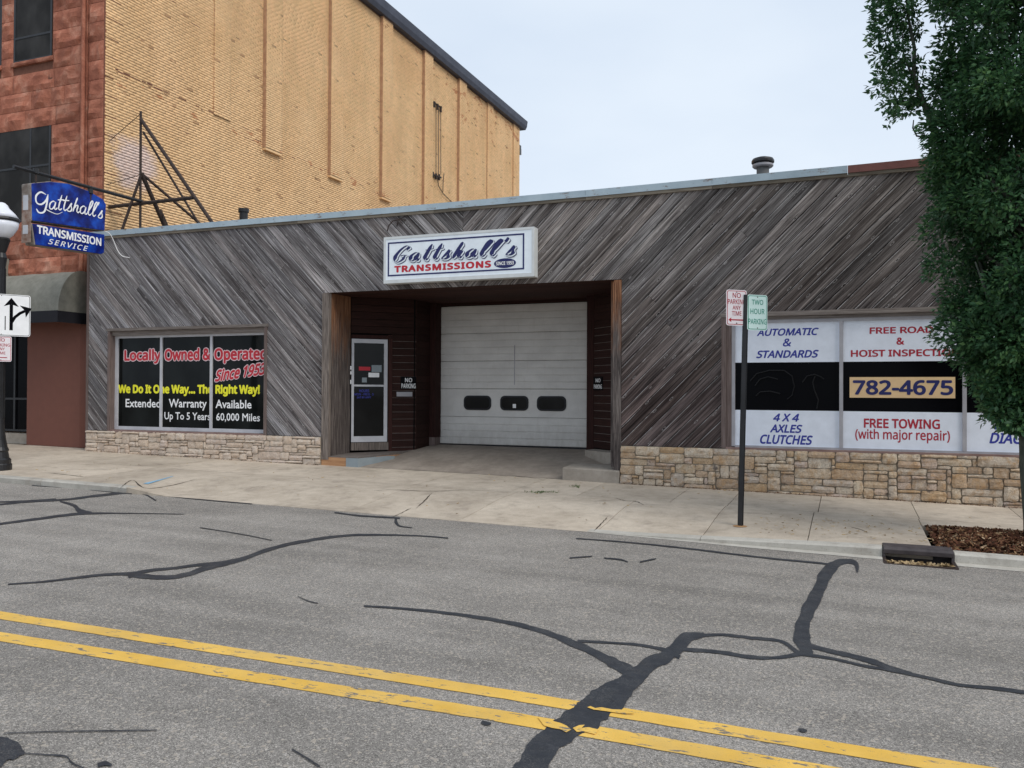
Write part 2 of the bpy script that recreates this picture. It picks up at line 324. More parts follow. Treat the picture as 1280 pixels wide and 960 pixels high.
M = dict(
    siding=m_siding(), stone=m_stone(), walk=m_concrete('sidewalk_concrete'), curb=m_concrete('kerb_concrete', (.40, .375, .33), (.56, .53, .47)),
    ramp=m_concrete('driveway_concrete', (.24, .20, .165), (.40, .34, .28)), block=m_concrete('old_concrete', (.27, .235, .195), (.46, .405, .345)),
    asphalt=m_asphalt(), tar=m_tar(), yellow=m_yellow(), brick=m_brick(), redbrick=m_redbrick(), sandstone=m_sandstone(),
    mortar=m_redbrick('tan_mortar', (.20, .10, .045), (.32, .17, .08)), smortar=m_redbrick('brown_mortar', (.13, .055, .035), (.20, .085, .055)),
    grout=m_concrete('stone_mortar', (.22, .185, .145), (.38, .33, .26)),
    flash=m_metal('pale_blue_flashing', (.33, .42, .48), (.44, .53, .58), .45, 2, (.17, .10, .07), .58),
    flashred=m_metal('red_brown_flashing', (.14, .055, .045), (.22, .085, .07), .5, 3),
    strip=m_plank('weathered_trim', (.13, .105, .08), (.32, .28, .22)),
    casing=m_plank('grey_brown_casing', (.09, .065, .058), (.22, .17, .155), axis='Z'),
    casingh=m_plank('grey_brown_casing_flat', (.11, .09, .08), (.27, .235, .21)),
    postmix=m_postmix(), post=m_plank('weathered_post', (.035, .028, .026), (.30, .25, .215), axis='Z'),
    postorange=m_plank('orange_cedar_post', (.07, .042, .030), (.34, .19, .115), axis='Z'),
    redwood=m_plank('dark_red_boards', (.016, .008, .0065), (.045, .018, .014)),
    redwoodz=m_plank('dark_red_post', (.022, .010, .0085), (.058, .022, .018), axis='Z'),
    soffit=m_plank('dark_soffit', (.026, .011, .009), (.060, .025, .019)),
    stepwood=m_plank('orange_step_wood', (.30, .15, .075), (.58, .33, .17)),
    sillbrown=m_metal('brown_sill', (.17, .10, .085), (.28, .19, .165), .6),
    alu=m_metal('grey_aluminium', (.30, .29, .31), (.42, .41, .43), .4),
    aluw=m_metal('pale_aluminium', (.44, .44, .47), (.58, .58, .60), .4),
    glass=m_glass(), glassd=m_glass('door_glass', (.006, .006, .006), .05, .16), black=mat('black_film', (.003, .003, .004), .2, .05),
    upglass=m_glass('upper_window_glass', (.022, .021, .020), .45, .06),
    blackm=m_metal('black_painted_steel', (.010, .010, .011), (.022, .022, .024), .4),
    rustm=m_metal('rusty_dark_steel', (.018, .012, .010), (.055, .032, .024), .7, 8),
    iron=m_metal('cast_iron', (.035, .028, .030), (.075, .062, .062), .6, 9),
    white=m_print('white_panel', (.76, .80, .88)), signwhite=m_print('sign_face_white', (.84, .90, .95)), signalu=m_metal('sign_case', (.58, .60, .60), (.72, .74, .73), .5, 4, (.30, .30, .20), .66),
    navy=m_print('navy_print', (.018, .022, .115)), blue=m_print('blue_print', (.030, .040, .30)), red=m_print('red_print', (.52, .025, .04)), dred=m_print('dark_red_print', (.40, .02, .04)),
    pink=m_print('pale_pink_print', (.82, .62, .64)), yel=m_print('yellow_print', (.88, .84, .03)), w=m_print('white_print', (.86, .86, .86)), greenp=m_print('green_print', (.01, .26, .18)),
    greenw=m_print('pale_green_sign', (.62, .80, .76)), pinkw=m_print('pinkish_white_sign', (.78, .72, .74)), tanplate=m_print('tan_plate', (.72, .50, .27)),
    panelred=m_print('red_brown_panel', (.17, .065, .045), .7), awning=m_metal('grey_canvas', (.17, .165, .135), (.27, .26, .22), .85, 5), valance=m_metal('black_valance', (.008, .008, .012), (.014, .013, .018), .8),
    bluetop=None, cornice=m_metal('dark_slate_cornice', (.045, .050, .070), (.075, .082, .11), .6, 2), garage=m_garage(), crack=mat('crack_dirt', (.055, .045, .036), .95, .1), rubber=mat('black_rubber', (.008, .008, .011), .5, .3),
    leaf=m_leaf(), bark=m_bark(), mulch=m_mulch(), dark=mat('dark_void', (.006, .005, .005), .9, .1), globe=m_print('milk_glass', (.74, .76, .82), .3),
    roof=m_metal('roof_membrane', (.10, .10, .10), (.18, .18, .18), .9), weed=m_print('weed_green', (.07, .12, .03)), litter=m_print('pale_leaf_litter', (.42, .30, .16)), bluespray=m_print('blue_survey_paint', (.22, .40, .55), .8),
    orange=m_print('cream_edge', (.6, .55, .4)), neon=mat('unlit_neon_tube', (.010, .010, .011), .4, .15), chalk=m_print('blue_grey_paint', (.26, .30, .32), .8),
)
def m_bluesign():
    m = mat('blue_enamel', rough=.35, spec=.22); g = G(m); p = g.pos(); ps = g.sep(p)
    n = g.noise(p, 2.5, 5, .6)
    c = g.ramp(n, [(.38, (.004, .006, .075)), (.5, (.005, .020, .20)), (.66, (.008, .07, .44))])
    g.col(c); return m
M['bluetop'] = m_bluesign()

# ------------------------------------------------------------------ building helpers
def link(o, parent=None):
    COL.objects.link(o)
    if parent is not None: o.parent = parent
    return o
def empty(name, loc=(0, 0, 0), label=None, cat=None, group=None):
    o = bpy.data.objects.new(name, None); o.location = loc; o.empty_display_size = .2; COL.objects.link(o)
    if label: o['label'] = label
    if cat: o['category'] = cat
    if group: o['group'] = group
    return o
def tag(o, label=None, cat=None, group=None, kind=None):
    if label: o['label'] = label
    if cat: o['category'] = cat
    if group: o['group'] = group
    if kind: o['kind'] = kind
    return o
class MB:
    def __init__(s): s.v = []; s.f = []; s.mi = []
    def add(s, vs, fs, mi=0):
        k = len(s.v); s.v += [tuple(float(c) for c in p) for p in vs]; s.f += [tuple(i+k for i in f) for f in fs]; s.mi += [mi]*len(fs)
        return s
    def box(s, x0, x1, y0, y1, z0, z1, mi=0):
        x0, x1 = sorted((x0, x1)); y0, y1 = sorted((y0, y1)); z0, z1 = sorted((z0, z1))
        return s.add([(x0, y0, z0), (x1, y0, z0), (x1, y1, z0), (x0, y1, z0), (x0, y0, z1), (x1, y0, z1), (x1, y1, z1), (x0, y1, z1)],
                     [(0, 3, 2, 1), (4, 5, 6, 7), (0, 1, 5, 4), (1, 2, 6, 5), (2, 3, 7, 6), (3, 0, 4, 7)], mi)
    def hexa(s, p, mi=0):   # 8 points: bottom loop, top loop
        return s.add(p, [(0, 3, 2, 1), (4, 5, 6, 7), (0, 1, 5, 4), (1, 2, 6, 5), (2, 3, 7, 6), (3, 0, 4, 7)], mi)
    def prism(s, poly, z0, z1, mi=0):   # poly in XY, z0/z1 numbers or functions
        n = len(poly); a = z0 if callable(z0) else (lambda x, y: z0); b = z1 if callable(z1) else (lambda x, y: z1)
        vs = [(x, y, a(x, y)) for x, y in poly]+[(x, y, b(x, y)) for x, y in poly]
        return s.add(vs, [tuple(range(n))[::-1], tuple(range(n, 2*n))]+[(i, (i+1) % n, n+(i+1) % n, n+i) for i in range(n)], mi)
    def prismY(s, poly, y0, y1, mi=0):  # poly in XZ
        n = len(poly); vs = [(x, y0, z) for x, z in poly]+[(x, y1, z) for x, z in poly]
        return s.add(vs, [tuple(range(n)), tuple(range(n, 2*n))[::-1]]+[((i+1) % n, i, n+i, n+(i+1) % n) for i in range(n)], mi)
    def prismX(s, poly, x0, x1, mi=0):  # poly in YZ
        n = len(poly); vs = [(x0, y, z) for y, z in poly]+[(x1, y, z) for y, z in poly]
        return s.add(vs, [tuple(range(n)), tuple(range(n, 2*n))[::-1]]+[((i+1) % n, i, n+i, n+(i+1) % n) for i in range(n)], mi)
    def tube(s, pts, r, seg=8, cap=True, mi=0):
        pts = [Vector(p) for p in pts]; rr = r if isinstance(r, (list, tuple)) else [r]*len(pts)
        vs = []; fs = []; prev = None
        for i, p in enumerate(pts):
            t = (pts[min(i+1, len(pts)-1)]-pts[max(i-1, 0)]).normalized()
            if prev is None: a = t.orthogonal().normalized()
            else: a = (prev - t*prev.dot(t)).normalized()
            prev = a; b = t.cross(a)
            for k in range(seg):
                an = 2*math.pi*k/seg; vs.append(p+(a*math.cos(an)+b*math.sin(an))*rr[i])
        for i in range(len(pts)-1):
            for k in range(seg): fs.append((i*seg+k, i*seg+(k+1) % seg, (i+1)*seg+(k+1) % seg, (i+1)*seg+k))
        if cap: fs.append(tuple(range(seg))[::-1]); fs.append(tuple((len(pts)-1)*seg+k for k in range(seg)))
        return s.add(vs, fs, mi)
    def lathe(s, prof, c, seg=24, mi=0):   # prof [(r,z)]
        vs = []; fs = []
        for r, z in prof:
            for k in range(seg): an = 2*math.pi*k/seg; vs.append((c[0]+r*math.cos(an), c[1]+r*math.sin(an), c[2]+z))
        for i in range(len(prof)-1):
            for k in range(seg): fs.append((i*seg+k, i*seg+(k+1) % seg, (i+1)*seg+(k+1) % seg, (i+1)*seg+k))
        fs.append(tuple(range(seg))[::-1]); fs.append(tuple((len(prof)-1)*seg+k for k in range(seg)))
        return s.add(vs, fs, mi)
    def xf(s, mat4):
        s.v = [tuple(mat4 @ Vector(p)) for p in s.v]; return s
    def build(s, name, mats, parent=None, smooth=False, origin=None, bevel=0, **tg):
        me = bpy.data.meshes.new(name)
        org = Vector(origin) if origin is not None else Vector((0, 0, 0))
        me.from_pydata([tuple(Vector(p)-org) for p in s.v], [], s.f)
        mats = mats if isinstance(mats, (list, tuple)) else [mats]
        for m in mats: me.materials.append(m)
        if len(mats) > 1: me.polygons.foreach_set('material_index', s.mi)
        if smooth: me.polygons.foreach_set('use_smooth', [True]*len(me.polygons))
        me.update()
        o = bpy.data.objects.new(name, me); link(o, parent); o.location = org
        if parent is not None: o.location = org - Vector(parent_world(parent))
        if bevel:
            b = o.modifiers.new('bevel', 'BEVEL'); b.width = bevel; b.segments = 2; b.limit_method = 'ANGLE'
        tag(o, **tg)
        return o
def parent_world(p):
    v = Vector((0, 0, 0))
    while p is not None: v += Vector(p.location); p = p.parent
    return v
def np_mesh(name, verts, faces, m, parent=None, smooth=False, **tg):
    """verts (N,3), faces (K,4) or (K,3)"""
    me = bpy.data.meshes.new(name); n = faces.shape[1]
    me.vertices.add(len(verts)); me.vertices.foreach_set('co', verts.astype('f').ravel())
    me.loops.add(faces.size); me.loops.foreach_set('vertex_index', faces.astype('i').ravel())
    me.polygons.add(len(faces)); me.polygons.foreach_set('loop_start', np.arange(0, faces.size, n, dtype='i'))
    me.polygons.foreach_set('loop_total', np.full(len(faces), n, dtype='i'))
    if smooth: me.polygons.foreach_set('use_smooth', np.ones(len(faces), bool))
    me.update(calc_edges=True); me.validate(); me.materials.append(m)
    o = bpy.data.objects.new(name, me); link(o, parent); tag(o, **tg); 
    if parent is not None: o.location = -parent_world(parent)
    return o

# text: flat printed lettering fitted to a box on a plane
class Plane:
    def __init__(s, o, ax, ay=(0, 0, 1)):
        s.o = Vector(o); s.x = Vector(ax).normalized(); s.y = Vector(ay); s.n = s.x.cross(s.y).normalized()
    def w(s, a, b, h=0): return s.o+s.x*a+s.y*b+s.n*h
    def at(s, u, v):
        p = Vector(onN(u, v, s.o, s.n))-s.o; return p.dot(s.x), p.dot(s.y)
    def box(s, u0, v0, u1, v1):      # pixel corners -> local box
        a = s.at(u0, v1); b = s.at(u1, v0); return a[0], a[1], b[0], b[1]
try: FONT = bpy.data.fonts.load(bpy.utils.system_resource('DATAFILES', path='fonts')+'/NotoSansHebrew-Regular.woff2')
except Exception: FONT = None
def lettering(s, pl, box, m, parent, h=.002, shear=0, bold=0, name='lettering', rot=0, slope=0, space=1.0, label=None, hh=None, font=True):
    cu = bpy.data.curves.new('t', 'FONT'); cu.body = s; cu.size = 1; cu.shear = shear; cu.resolution_u = 2
    cu.align_x = 'LEFT'; cu.space_character = space
    if font and FONT: cu.font = FONT
    if '\n' in s: cu.align_x = 'CENTER'
    o = bpy.data.objects.new('t', cu); me = bpy.data.meshes.new_from_object(o)
    bpy.data.objects.remove(o)
    co = np.array([v.co[:2] for v in me.vertices])
    mn, mxx = co.min(0), co.max(0)
    if hh is not None:  # cap-height fit: hh=(lowest,highest) in font units
        mn[1], mxx[1] = hh
    x0, y0, x1, y1 = box
    # heavier faces: the glyph outline struck several times round a small circle
    st = [(0, 0)] if not bold else [(math.cos(k*math.pi/4)*bold, math.sin(k*math.pi/4)*bold) for k in range(8)]
    if bold > .05: st += [(p[0]*.5, p[1]*.5) for p in st[::2]]
    base = [v.co[:2] for v in me.vertices]; tf = [tuple(p.vertices) for p in me.polygons]; vs = []; fs = []
    mn = mn-bold; mxx = mxx+bold; ca, sa = math.cos(rot), math.sin(rot)
    for k, (ox, oy) in enumerate(st):
        n0 = len(vs)
        for px_, py_ in base:
            a = x0+(px_+ox-mn[0])/(mxx[0]-mn[0])*(x1-x0); b = y0+(py_+oy-mn[1])/(mxx[1]-mn[1])*(y1-y0)
            if slope: b += (a-x0)*slope
            vs.append(pl.w(a, b, h+k*6e-5))
        fs += [tuple(i_+n0 for i_ in f) for f in tf]
    bpy.data.meshes.remove(me); me = bpy.data.meshes.new(name); me.from_pydata([tuple(v) for v in vs], [], fs)
    me.materials.clear(); me.materials.append(m); me.name = name
    ob = bpy.data.objects.new(name, me); link(ob, parent)
    if parent is not None: ob.location = -parent_world(parent)
    if label: ob['label'] = label
    return ob
def catmull(pts, n=8):
    P = [np.array(p, float) for p in pts]; P = [2*P[0]-P[1]]+P+[2*P[-1]-P[-2]]; out = []
    for i in range(1, len(P)-2):
        for k in range(n):
            t = k/n; out.append(.5*((2*P[i])+(-P[i-1]+P[i+1])*t+(2*P[i-1]-5*P[i]+4*P[i+1]-P[i+2])*t*t+(-P[i-1]+3*P[i]-3*P[i+1]+P[i+2])*t**3))
    out.append(P[-2]); return out
def ribbon(mb, pts, wfun, place, h0=0.0, dh=2e-5, smooth=True):
    q = catmull(pts) if smooth else [np.array(p, float) for p in pts]
    L = len(q); vs = []
    for i, p in enumerate(q):
        t = q[min(i+1, L-1)]-q[max(i-1, 0)]; t = t/(np.hypot(*t)+1e-9); nn = np.array([-t[1], t[0]]); w = wfun(i/(L-1), t)/2
        for sgn in (1, -1):
            a = p+nn*w*sgn; vs.append(place(a[0], a[1], h0+dh*i))
    mb.add(vs, [(2*i, 2*i+1, 2*i+3, 2*i+2) for i in range(L-1)])
GL = {
 'G': ([[(.62, .72), (.66, .92), (.50, 1.0), (.26, .78), (.10, .40), (.14, .08), (.36, -.04), (.58, .12), (.66, .38)], [(.38, .36), (.55, .40), (.78, .38)]], .80),
 'g': ([[(.42, .92), (.18, .98), (.02, .70), (.08, .36), (.28, .32), (.46, .62), (.50, .96)], [(.50, .96), (.50, .40), (.44, -.05), (.24, -.16), (.10, .02)]], .66),
 'a': ([[(.38, .46), (.22, .52), (.04, .34), (.05, .06), (.20, 0), (.36, .20), (.42, .48)], [(.42, .50), (.37, .12), (.46, 0), (.58, .12)]], .54),
 't': ([[(.24, 1.0), (.15, .5), (.12, .12), (.22, 0), (.36, .12)], [(-.02, .64), (.18, .67), (.44, .70)]], .36),
 's': ([[(-.02, .06), (.12, .26), (.26, .54), (.24, .40), (.32, .16), (.24, .0), (.06, .0), (.02, .1)]], .40),
 'h': ([[(.24, 1.0), (.14, .6), (.02, .0)], [(.06, .18), (.20, .44), (.34, .46), (.30, .12), (.40, 0), (.52, .12)]], .52),
 'l': ([[(.0, .14), (.20, .50), (.34, .90), (.28, 1.02), (.16, .80), (.08, .20), (.18, 0), (.34, .14)]], .34),
 "'": ([[(.12, 1.08), (.04, .84)]], .16),
}
def script(word, pl, box, m, parent, wmin, wmax, shear=.3, h=.003, name='script_lettering', dx=0, dy=0, nib=None, gap=0):
    mb = MB(); x = 0; strokes = []
    for ch in word:
        st, adv = GL[ch]
        for s_ in st: strokes.append([(px+x+shear*py, py) for px, py in s_])
        x += adv+gap
    al = np.array([p for s_ in strokes for p in s_]); mn, mx_ = al.min(0), al.max(0)
    x0, y0, x1, y1 = box; fx = (x1-x0)/(mx_[0]-mn[0]); fy = (y1-y0)/(mx_[1]-mn[1])
    for k, s_ in enumerate(strokes):
        pts = [((p[0]-mn[0])*fx+x0+dx, (p[1]-mn[1])*fy+y0+dy) for p in s_]
        def wf(t, d): 
            a = abs(d[0]*math.sin(1.15)-d[1]*math.cos(1.15)) if nib is None else abs(d[1])
            e = min(1, 6*min(t, 1-t)+.35)
            return (wmin+(wmax-wmin)*(1-a if nib is None else a)**1.3)*e
        ribbon(mb, pts, wf, pl.w, h+k*3e-4)
    return mb.build(name, m, parent)

# ------------------------------------------------------------------ ground, road, pavement
MB().add([(-900, -900, street_z(0)-.6), (900, -900, street_z(0)-.6), (900, 900, street_z(0)-.6), (-900, 900, street_z(0)-.6)], [(0, 1, 2, 3)]).build('ground', M['asphalt'], kind='structure')
rb = MB()
HX0, HX1, HY = .385, 1.055, -4.43
def rq(x0, x1, y0, y1): rb.add([(x0, y0, street_z(x0)), (x1, y0, street_z(x1)), (x1, y1, street_z(x1)), (x0, y1, street_z(x0))], [(0, 1, 2, 3)])
rq(-70, 60, -70, HY); rq(-70, HX0, HY, CURB+.02); rq(HX1, 60, HY, CURB+.02)
road = rb.build('road', M['asphalt'], kind='structure')
def road_pt(x, y, h=0): return (x, y, street_z(x)+h)
def lane(pts, w, name='lane_line'):
    mb = MB(); rr = random.Random(3)
    xs = np.arange(-40, 14, .12); vs = []
    for x in xs:
        y = lerp(x, [p[0] for p in pts], [p[1] for p in pts])
        a = y+w/2+rr.uniform(-.004, .004); b = y-w/2+rr.uniform(-.004, .004)
        vs += [road_pt(x, a, .004), road_pt(x, b, .004)]
    mb.add(vs, [(2*i, 2*i+1, 2*i+3, 2*i+2) for i in range(len(xs)-1)])
    return mb.build(name, M['yellow'], road)
lane([(-40, -10.2), (-6, -9.78), (-1.8, -9.70), (.7, -9.69), (14, -9.69)], .148)
lane([(-40, -10.6), (-5.4, -10.15), (-1.7, -10.015), (-.2, -10.01), (14, -10.01)], .155)
TARN = [0]
PAINT_OVER = 1
def tar(px, name='tar_seal', k=1.0):
    """px: outline surveyed along the seal: (u, v, width across)"""
    TARN[0] += 1; h0 = .0048+.00008*TARN[0]; rr = random.Random(TARN[0])
    n = 12; q = catmull([(u, v) for u, v, w in px], n); ws = [w for u, v, w in px]; L = len(q); vs = []; sd = TARN[0]*7.3
    for i, p in enumerate(q):
        t = q[min(i+1, L-1)]-q[max(i-1, 0)]; t = t/(np.hypot(*t)+1e-9); nn = np.array([-t[1], t[0]])
        w0 = lerp(i/n, range(len(ws)), ws); w = w0*(.44 if w0 > 14 else .36)
        for sg in (1, -1):
            a = p+nn*sg*(w*(1+.30*mnoise.noise((p[0]*.09, p[1]*.09, sd+sg*5))+.09*mnoise.noise((p[0]*.35, p[1]*.35, sd+sg*9)))); g_ = onS(a[0], a[1]); vs.append(road_pt(g_[0], g_[1], h0))
    mb = MB(); mb.add(vs, [(2*i, 2*i+1, 2*i+3, 2*i+2) for i in range(L-1)])
    return mb.build(name, M['tar'], road)
tar([(650, 980, 44), (664, 958, 42), (680, 935, 40), (697, 918, 38), (716, 907, 40), (738, 892, 42), (757, 877, 42), (776, 862, 34), (795, 845, 24), (815, 830, 20), (838, 818, 20), (852, 803, 18), (862, 797, 14), (880, 794, 9)])
tar([(455, 758, 3), (500, 761, 4), (560, 767, 5), (620, 776, 6), (670, 787, 8), (712, 803, 11), (750, 820, 13), (790, 842, 17)])
tar([(722, 802, 5), (765, 804, 4), (800, 807, 4), (830, 813, 6), (850, 822, 8)])
tar([(868, 796, 6), (900, 794, 4), (940, 798, 5), (975, 802, 5), (992, 812, 6), (1000, 818, 6)])
tar([(850, 812, 7), (900, 816, 6), (935, 822, 7), (965, 823, 5), (995, 819, 8), (1012, 812, 14)])
tar([(1072, 716, 3), (1070, 706, 8), (1060, 702, 8), (1044, 706, 14), (1030, 722, 18), (1022, 742, 19), (1010, 764, 20), (1003, 784, 21), (1003, 800, 24), (1010, 814, 16), (1016, 818, 5)])
tar([(1012, 808, 8), (1040, 815, 7), (1070, 822, 8), (1095, 829, 9), (1116, 837, 8), (1140, 842, 3)])
tar([(998, 818, 6), (1040, 824, 4), (1080, 833, 4), (1112, 838, 5)])
tar([(1110, 838, 5), (1160, 848, 5), (1200, 857, 5), (1250, 862, 6), (1300, 869, 6)])
tar([(10, 731, 2), (60, 727, 3), (110, 721, 4), (150, 718, 5), (180, 721, 8), (215, 722, 7), (242, 716, 8), (262, 709, 9), (300, 700, 7), (340, 686, 6), (380, 677, 5), (430, 670, 4), (470, 669, 3), (520, 670, 2), (560, 673, 2)])
tar([(160, 720, 10), (185, 714, 5), (215, 711, 4), (245, 707, 5), (275, 705, 8), (300, 700, 5)])
tar([(-30, 634, 3), (30, 628, 3), (80, 625, 3), (120, 620, 4), (165, 615, 4)])
tar([(-30, 629, 2), (40, 626, 2), (70, 624, 2)]); tar([(-20, 658, 3), (40, 650, 4), (95, 643, 4), (150, 642, 1.5), (230, 643, 1)])
tar([(75, 627, 2), (92, 632, 5), (100, 639, 8), (115, 641, 3)])
tar([(160, 616, 2), (180, 618, 2), (195, 626, 2)]); tar([(40, 607, 1.5), (90, 610, 2), (140, 615, 2), (165, 617, 3)])
tar([(150, 614, 4), (200, 619, 3), (260, 625, 3), (315, 630, 2)])
tar([(418, 641, 2), (450, 645, 2.5), (500, 648, 2.5)]); tar([(495, 648, 3), (495, 653, 5), (500, 658, 2), (515, 660, 1.5)])
tar([(720, 673.5, 1.6), (780, 678, 2), (850, 685, 2.4), (950, 697, 2.6), (1040, 706, 3)])
tar([(712, 698, 2), (740, 696, 2)]); tar([(755, 698, 2), (775, 700, 2.5), (785, 703, 1.5)]); tar([(800, 703, 3), (820, 699, 2)])
tar([(-40, 960, 60), (-10, 942, 46), (15, 940, 30), (31, 943, 4)])
tar([(30, 943, 1.5), (60, 945, 2), (82, 947, 3), (90, 955, 3), (105, 962, 2)]); tar([(5, 918, 1.2), (60, 916, 1.5), (120, 915, 1.8), (196, 914, 1.6)])
tar([(122, 958, 6), (132, 956, 8), (140, 958, 4)]); tar([(365, 938, 2), (380, 947, 3), (400, 960, 3)])
tar([(372, 746, 1), (385, 752, 1.6), (398, 755, 1.2)]); tar([(250, 660, 1), (300, 668, 1), (340, 676, 1)])
tar([(602, 903.5, 6), (608, 905.5, 8), (614, 906, 3)]); tar([(998, 913, 4), (1004, 914.5, 6), (1009, 915, 3)])
def paint_patch(px, nm='worn_paint'):
    m_ = MB(); m_.add([road_pt(*onS(u, v)[:2], .0092) for u, v in px], [tuple(range(len(px)))[::-1]]); return m_.build(nm, M['yellow'], road)
paint_patch([(734, 886), (742, 889), (758, 891), (778, 894), (792, 894), (790, 890), (776, 889), (765, 888.5), (752, 886), (744, 887), (738, 884.5)])
paint_patch([(672, 898.5), (690, 903), (700, 905.5), (708, 909), (714, 914), (708, 917.5), (700, 913.5), (690, 912), (680, 909)])
paint_patch([(716, 912), (724, 908.5), (731, 908), (727, 912), (736, 911), (748, 914), (744, 920), (730, 916.5), (721, 917)])
# gutter pan (right) and kerbs
def strip_mesh(xs, fa, fb, za, zb, name, m, parent=None, h=0):
    vs = []
    for x in xs: vs += [(x, fa(x), za(x)), (x, fb(x), zb(x))]
    mb = MB(); mb.add(vs, [(2*i, 2*i+1, 2*i+3, 2*i+2) for i in range(len(xs)-1)])
    return mb.build(name, m, parent)
for xs in (np.linspace(-3.2, .36, 14), np.linspace(1.08, 30, 60)): strip_mesh(xs, lambda x: CURB, lambda x: CURB-lerp(x, (-3.2, -1, .3), (.02, .17, .20))-.006*math.sin(x*9), lambda x: street_z(x)+.004, lambda x: street_z(x)+.004, 'gutter', M['curb'], road)
kerb_root = empty('kerb', (0, 0, 0)); kerb_root['kind'] = 'structure'
def kerb(x0, x1, lo=None):
    mb = MB(); n = max(2, int((x1-x0)/.25)+1); X = np.linspace(x0, x1, n); vs = []; fs = []
    for x in X:
        zt = walk_z(x, CURB+.15)+.002; zs = street_z(x); zf = max(walk_z(x, CURB), zs+.006)
        vs += [(x, CURB-.012, zs-.1), (x, CURB-.012, zf-.02*(zf-zs)/.1), (x, CURB+.02, zf), (x, CURB+.15, zt), (x, CURB+.15, zs-.1)]
    for i in range(n-1):
        for k in range(4): a = i*5+k; fs.append((a, a+5, a+6, a+1))
    fs.append((0, 1, 2, 3, 4)); fs.append(tuple((n-1)*5+k for k in (4, 3, 2, 1, 0)))
    mb.add(vs, fs); return mb.build('kerb_stone', M['curb'], kerb_root)
edges = [-40, -34, -28, -22, -18.1, -15.3, -12.6, -10.62]
for a, b in zip(edges, edges[1:]): kerb(a+.005, b-.005)
for a, b in ((-3.05, -1.64), (-1.64, .365), (1.075, 3.6), (3.6, 6.6), (6.6, 12), (12, 20), (20, 30)): kerb(a+.004, b-.004)
# pavement slabs
walk = MB().add([(-60, .9, -.018-SL*60*1+.9*.02-.35), (30, .9, -.018+SL*30-.35), (30, CURB, -.60-.3), (-60, CURB, street_z(-60)-.1)], [(0, 1, 2, 3)]).build('sidewalk', M['dark'], kind='structure')
def slab(poly_fn, nx=8, ny=8, name='paving_slab', m=None, gap=.005, zf=walk_z, dz=0, parent=walk):
    """poly_fn(s,t)->(x,y)"""
    vs = []; fs = []
    for j in range(ny+1):
        for i in range(nx+1):
            x, y = poly_fn(i/nx, j/ny); e = .004 if i in (0, nx) or j in (0, ny) else 0
            vs.append((x, y, zf(x, y)-e+dz))
    for j in range(ny):
        for i in range(nx): a = j*(nx+1)+i; fs.append((a, a+1, a+nx+2, a+nx+1))
    # skirt
    ring = [i for i in range(nx+1)]+[(j+1)*(nx+1)-1 for j in range(1, ny+1)]+[ny*(nx+1)+i for i in range(nx-1, -1, -1)]+[j*(nx+1) for j in range(ny-1, 0, -1)]
    k = len(vs); n = len(ring)
    for r_ in ring: x, y, z = vs[r_]; vs.append((x, y, z-.12))
    for i in range(n): fs.append((ring[i], k+i, k+(i+1) % n, ring[(i+1) % n]))
    mb = MB(); mb.add(vs, fs); return mb.build(name, m or M['walk'], parent)
def quadfn(x00, x10, x11, x01, y0, y1, g=.005):
    def f(s, t):
        s2 = g/abs(x10-x00)+s*(1-2*g/abs(x10-x00)); y = y0+g+(y1-y0-2*g)*t
        a = x00+(x01-x00)*t; b = x10+(x11-x10)*t
        return a+(b-a)*s2, y
    return f
lowj = [-40, -37, -34, -31, -28, -25, -22, -19.5, -17, -14.5, -12.3, -10.7, -9.05, -6.60, -4.86, -2.95, -1.635, -.43, .885, 2.2, 3.5, 4.8, 6.1, 7.4, 8.7, 10, 12, 14, 16, 20, 24, 30]
upj = [-40, -37, -34, -31, -28, -25, -22, -19.5, -17, -14.5, -12.3, -10.7, -8.95, -6.75, -5.0, -3.9, -2.45, -1.62, -.38, .90, 2.2, 3.5, 4.8, 6.1, 7.4, 8.7, 10, 12, 14, 16, 20, 24, 30]
MID = -1.78
for a, b in zip(upj, upj[1:]):
    y1 = .02 if a > -16.2 else .40
    slab(quadfn(a, b, b, a, MID, y1), 6, 5)
for a, b in zip(lowj, lowj[1:]):
    kb = a >= -3.06 or b <= -10.6          # behind a kerb stone
    y0 = (CURB+.152) if kb else CURB-.02
    if a > .5 and b < 2.3: slab(quadfn(.885, 2.2, 2.2, .885, -2.32, MID), 6, 3); continue      # beside the tree pit
    if 2.1 < a < 3.4: slab(quadfn(a, b, b, a, -2.32, MID), 6, 3); continue
    slab(quadfn(a, b, b, a, y0, MID), 8, 12)
def hair_crack(px, w=.012, zref=(-4, -1.8)):
    m_ = MB(); rr = random.Random(len(px)*7+int(px[0][0])); pts = [onN(u, v, (0, 0, walk_z(*zref)), (0, 0, 1))[:2] for u, v in px]; q = catmull(pts, 8); vs = []
    for i, p in enumerate(q):
        t = q[min(i+1, len(q)-1)]-q[max(i-1, 0)]; t = t/(np.hypot(*t)+1e-9); nn = np.array([-t[1], t[0]])*w/2*(1+rr.uniform(-.5, .5))*min(1, .2+4*min(i, len(q)-1-i)/len(q))
        jx_, jy_ = rr.uniform(-.006, .006), rr.uniform(-.006, .006)
        for sg in (1, -1): vs.append((p[0]+nn[0]*sg+jx_, p[1]+nn[1]*sg+jy_, (walk_z if p[1] < .02 else ramp_zz)(p[0]+nn[0]*sg, p[1]+nn[1]*sg)+.0035))
    m_.add(vs, [(2*i, 2*i+1, 2*i+3, 2*i+2) for i in range(len(q)-1)]); m_.build('hairline_crack', M['crack'], walk)
def ramp_zz(x, y): return walk_z(x, 0)+.004
hair_crack([(770, 624), (782, 626.5), (794, 627), (805, 631)], .018, (-2.7, -2.0)); hair_crack([(742, 664), (752, 657), (760, 652)], .014, (-2.9, -4))
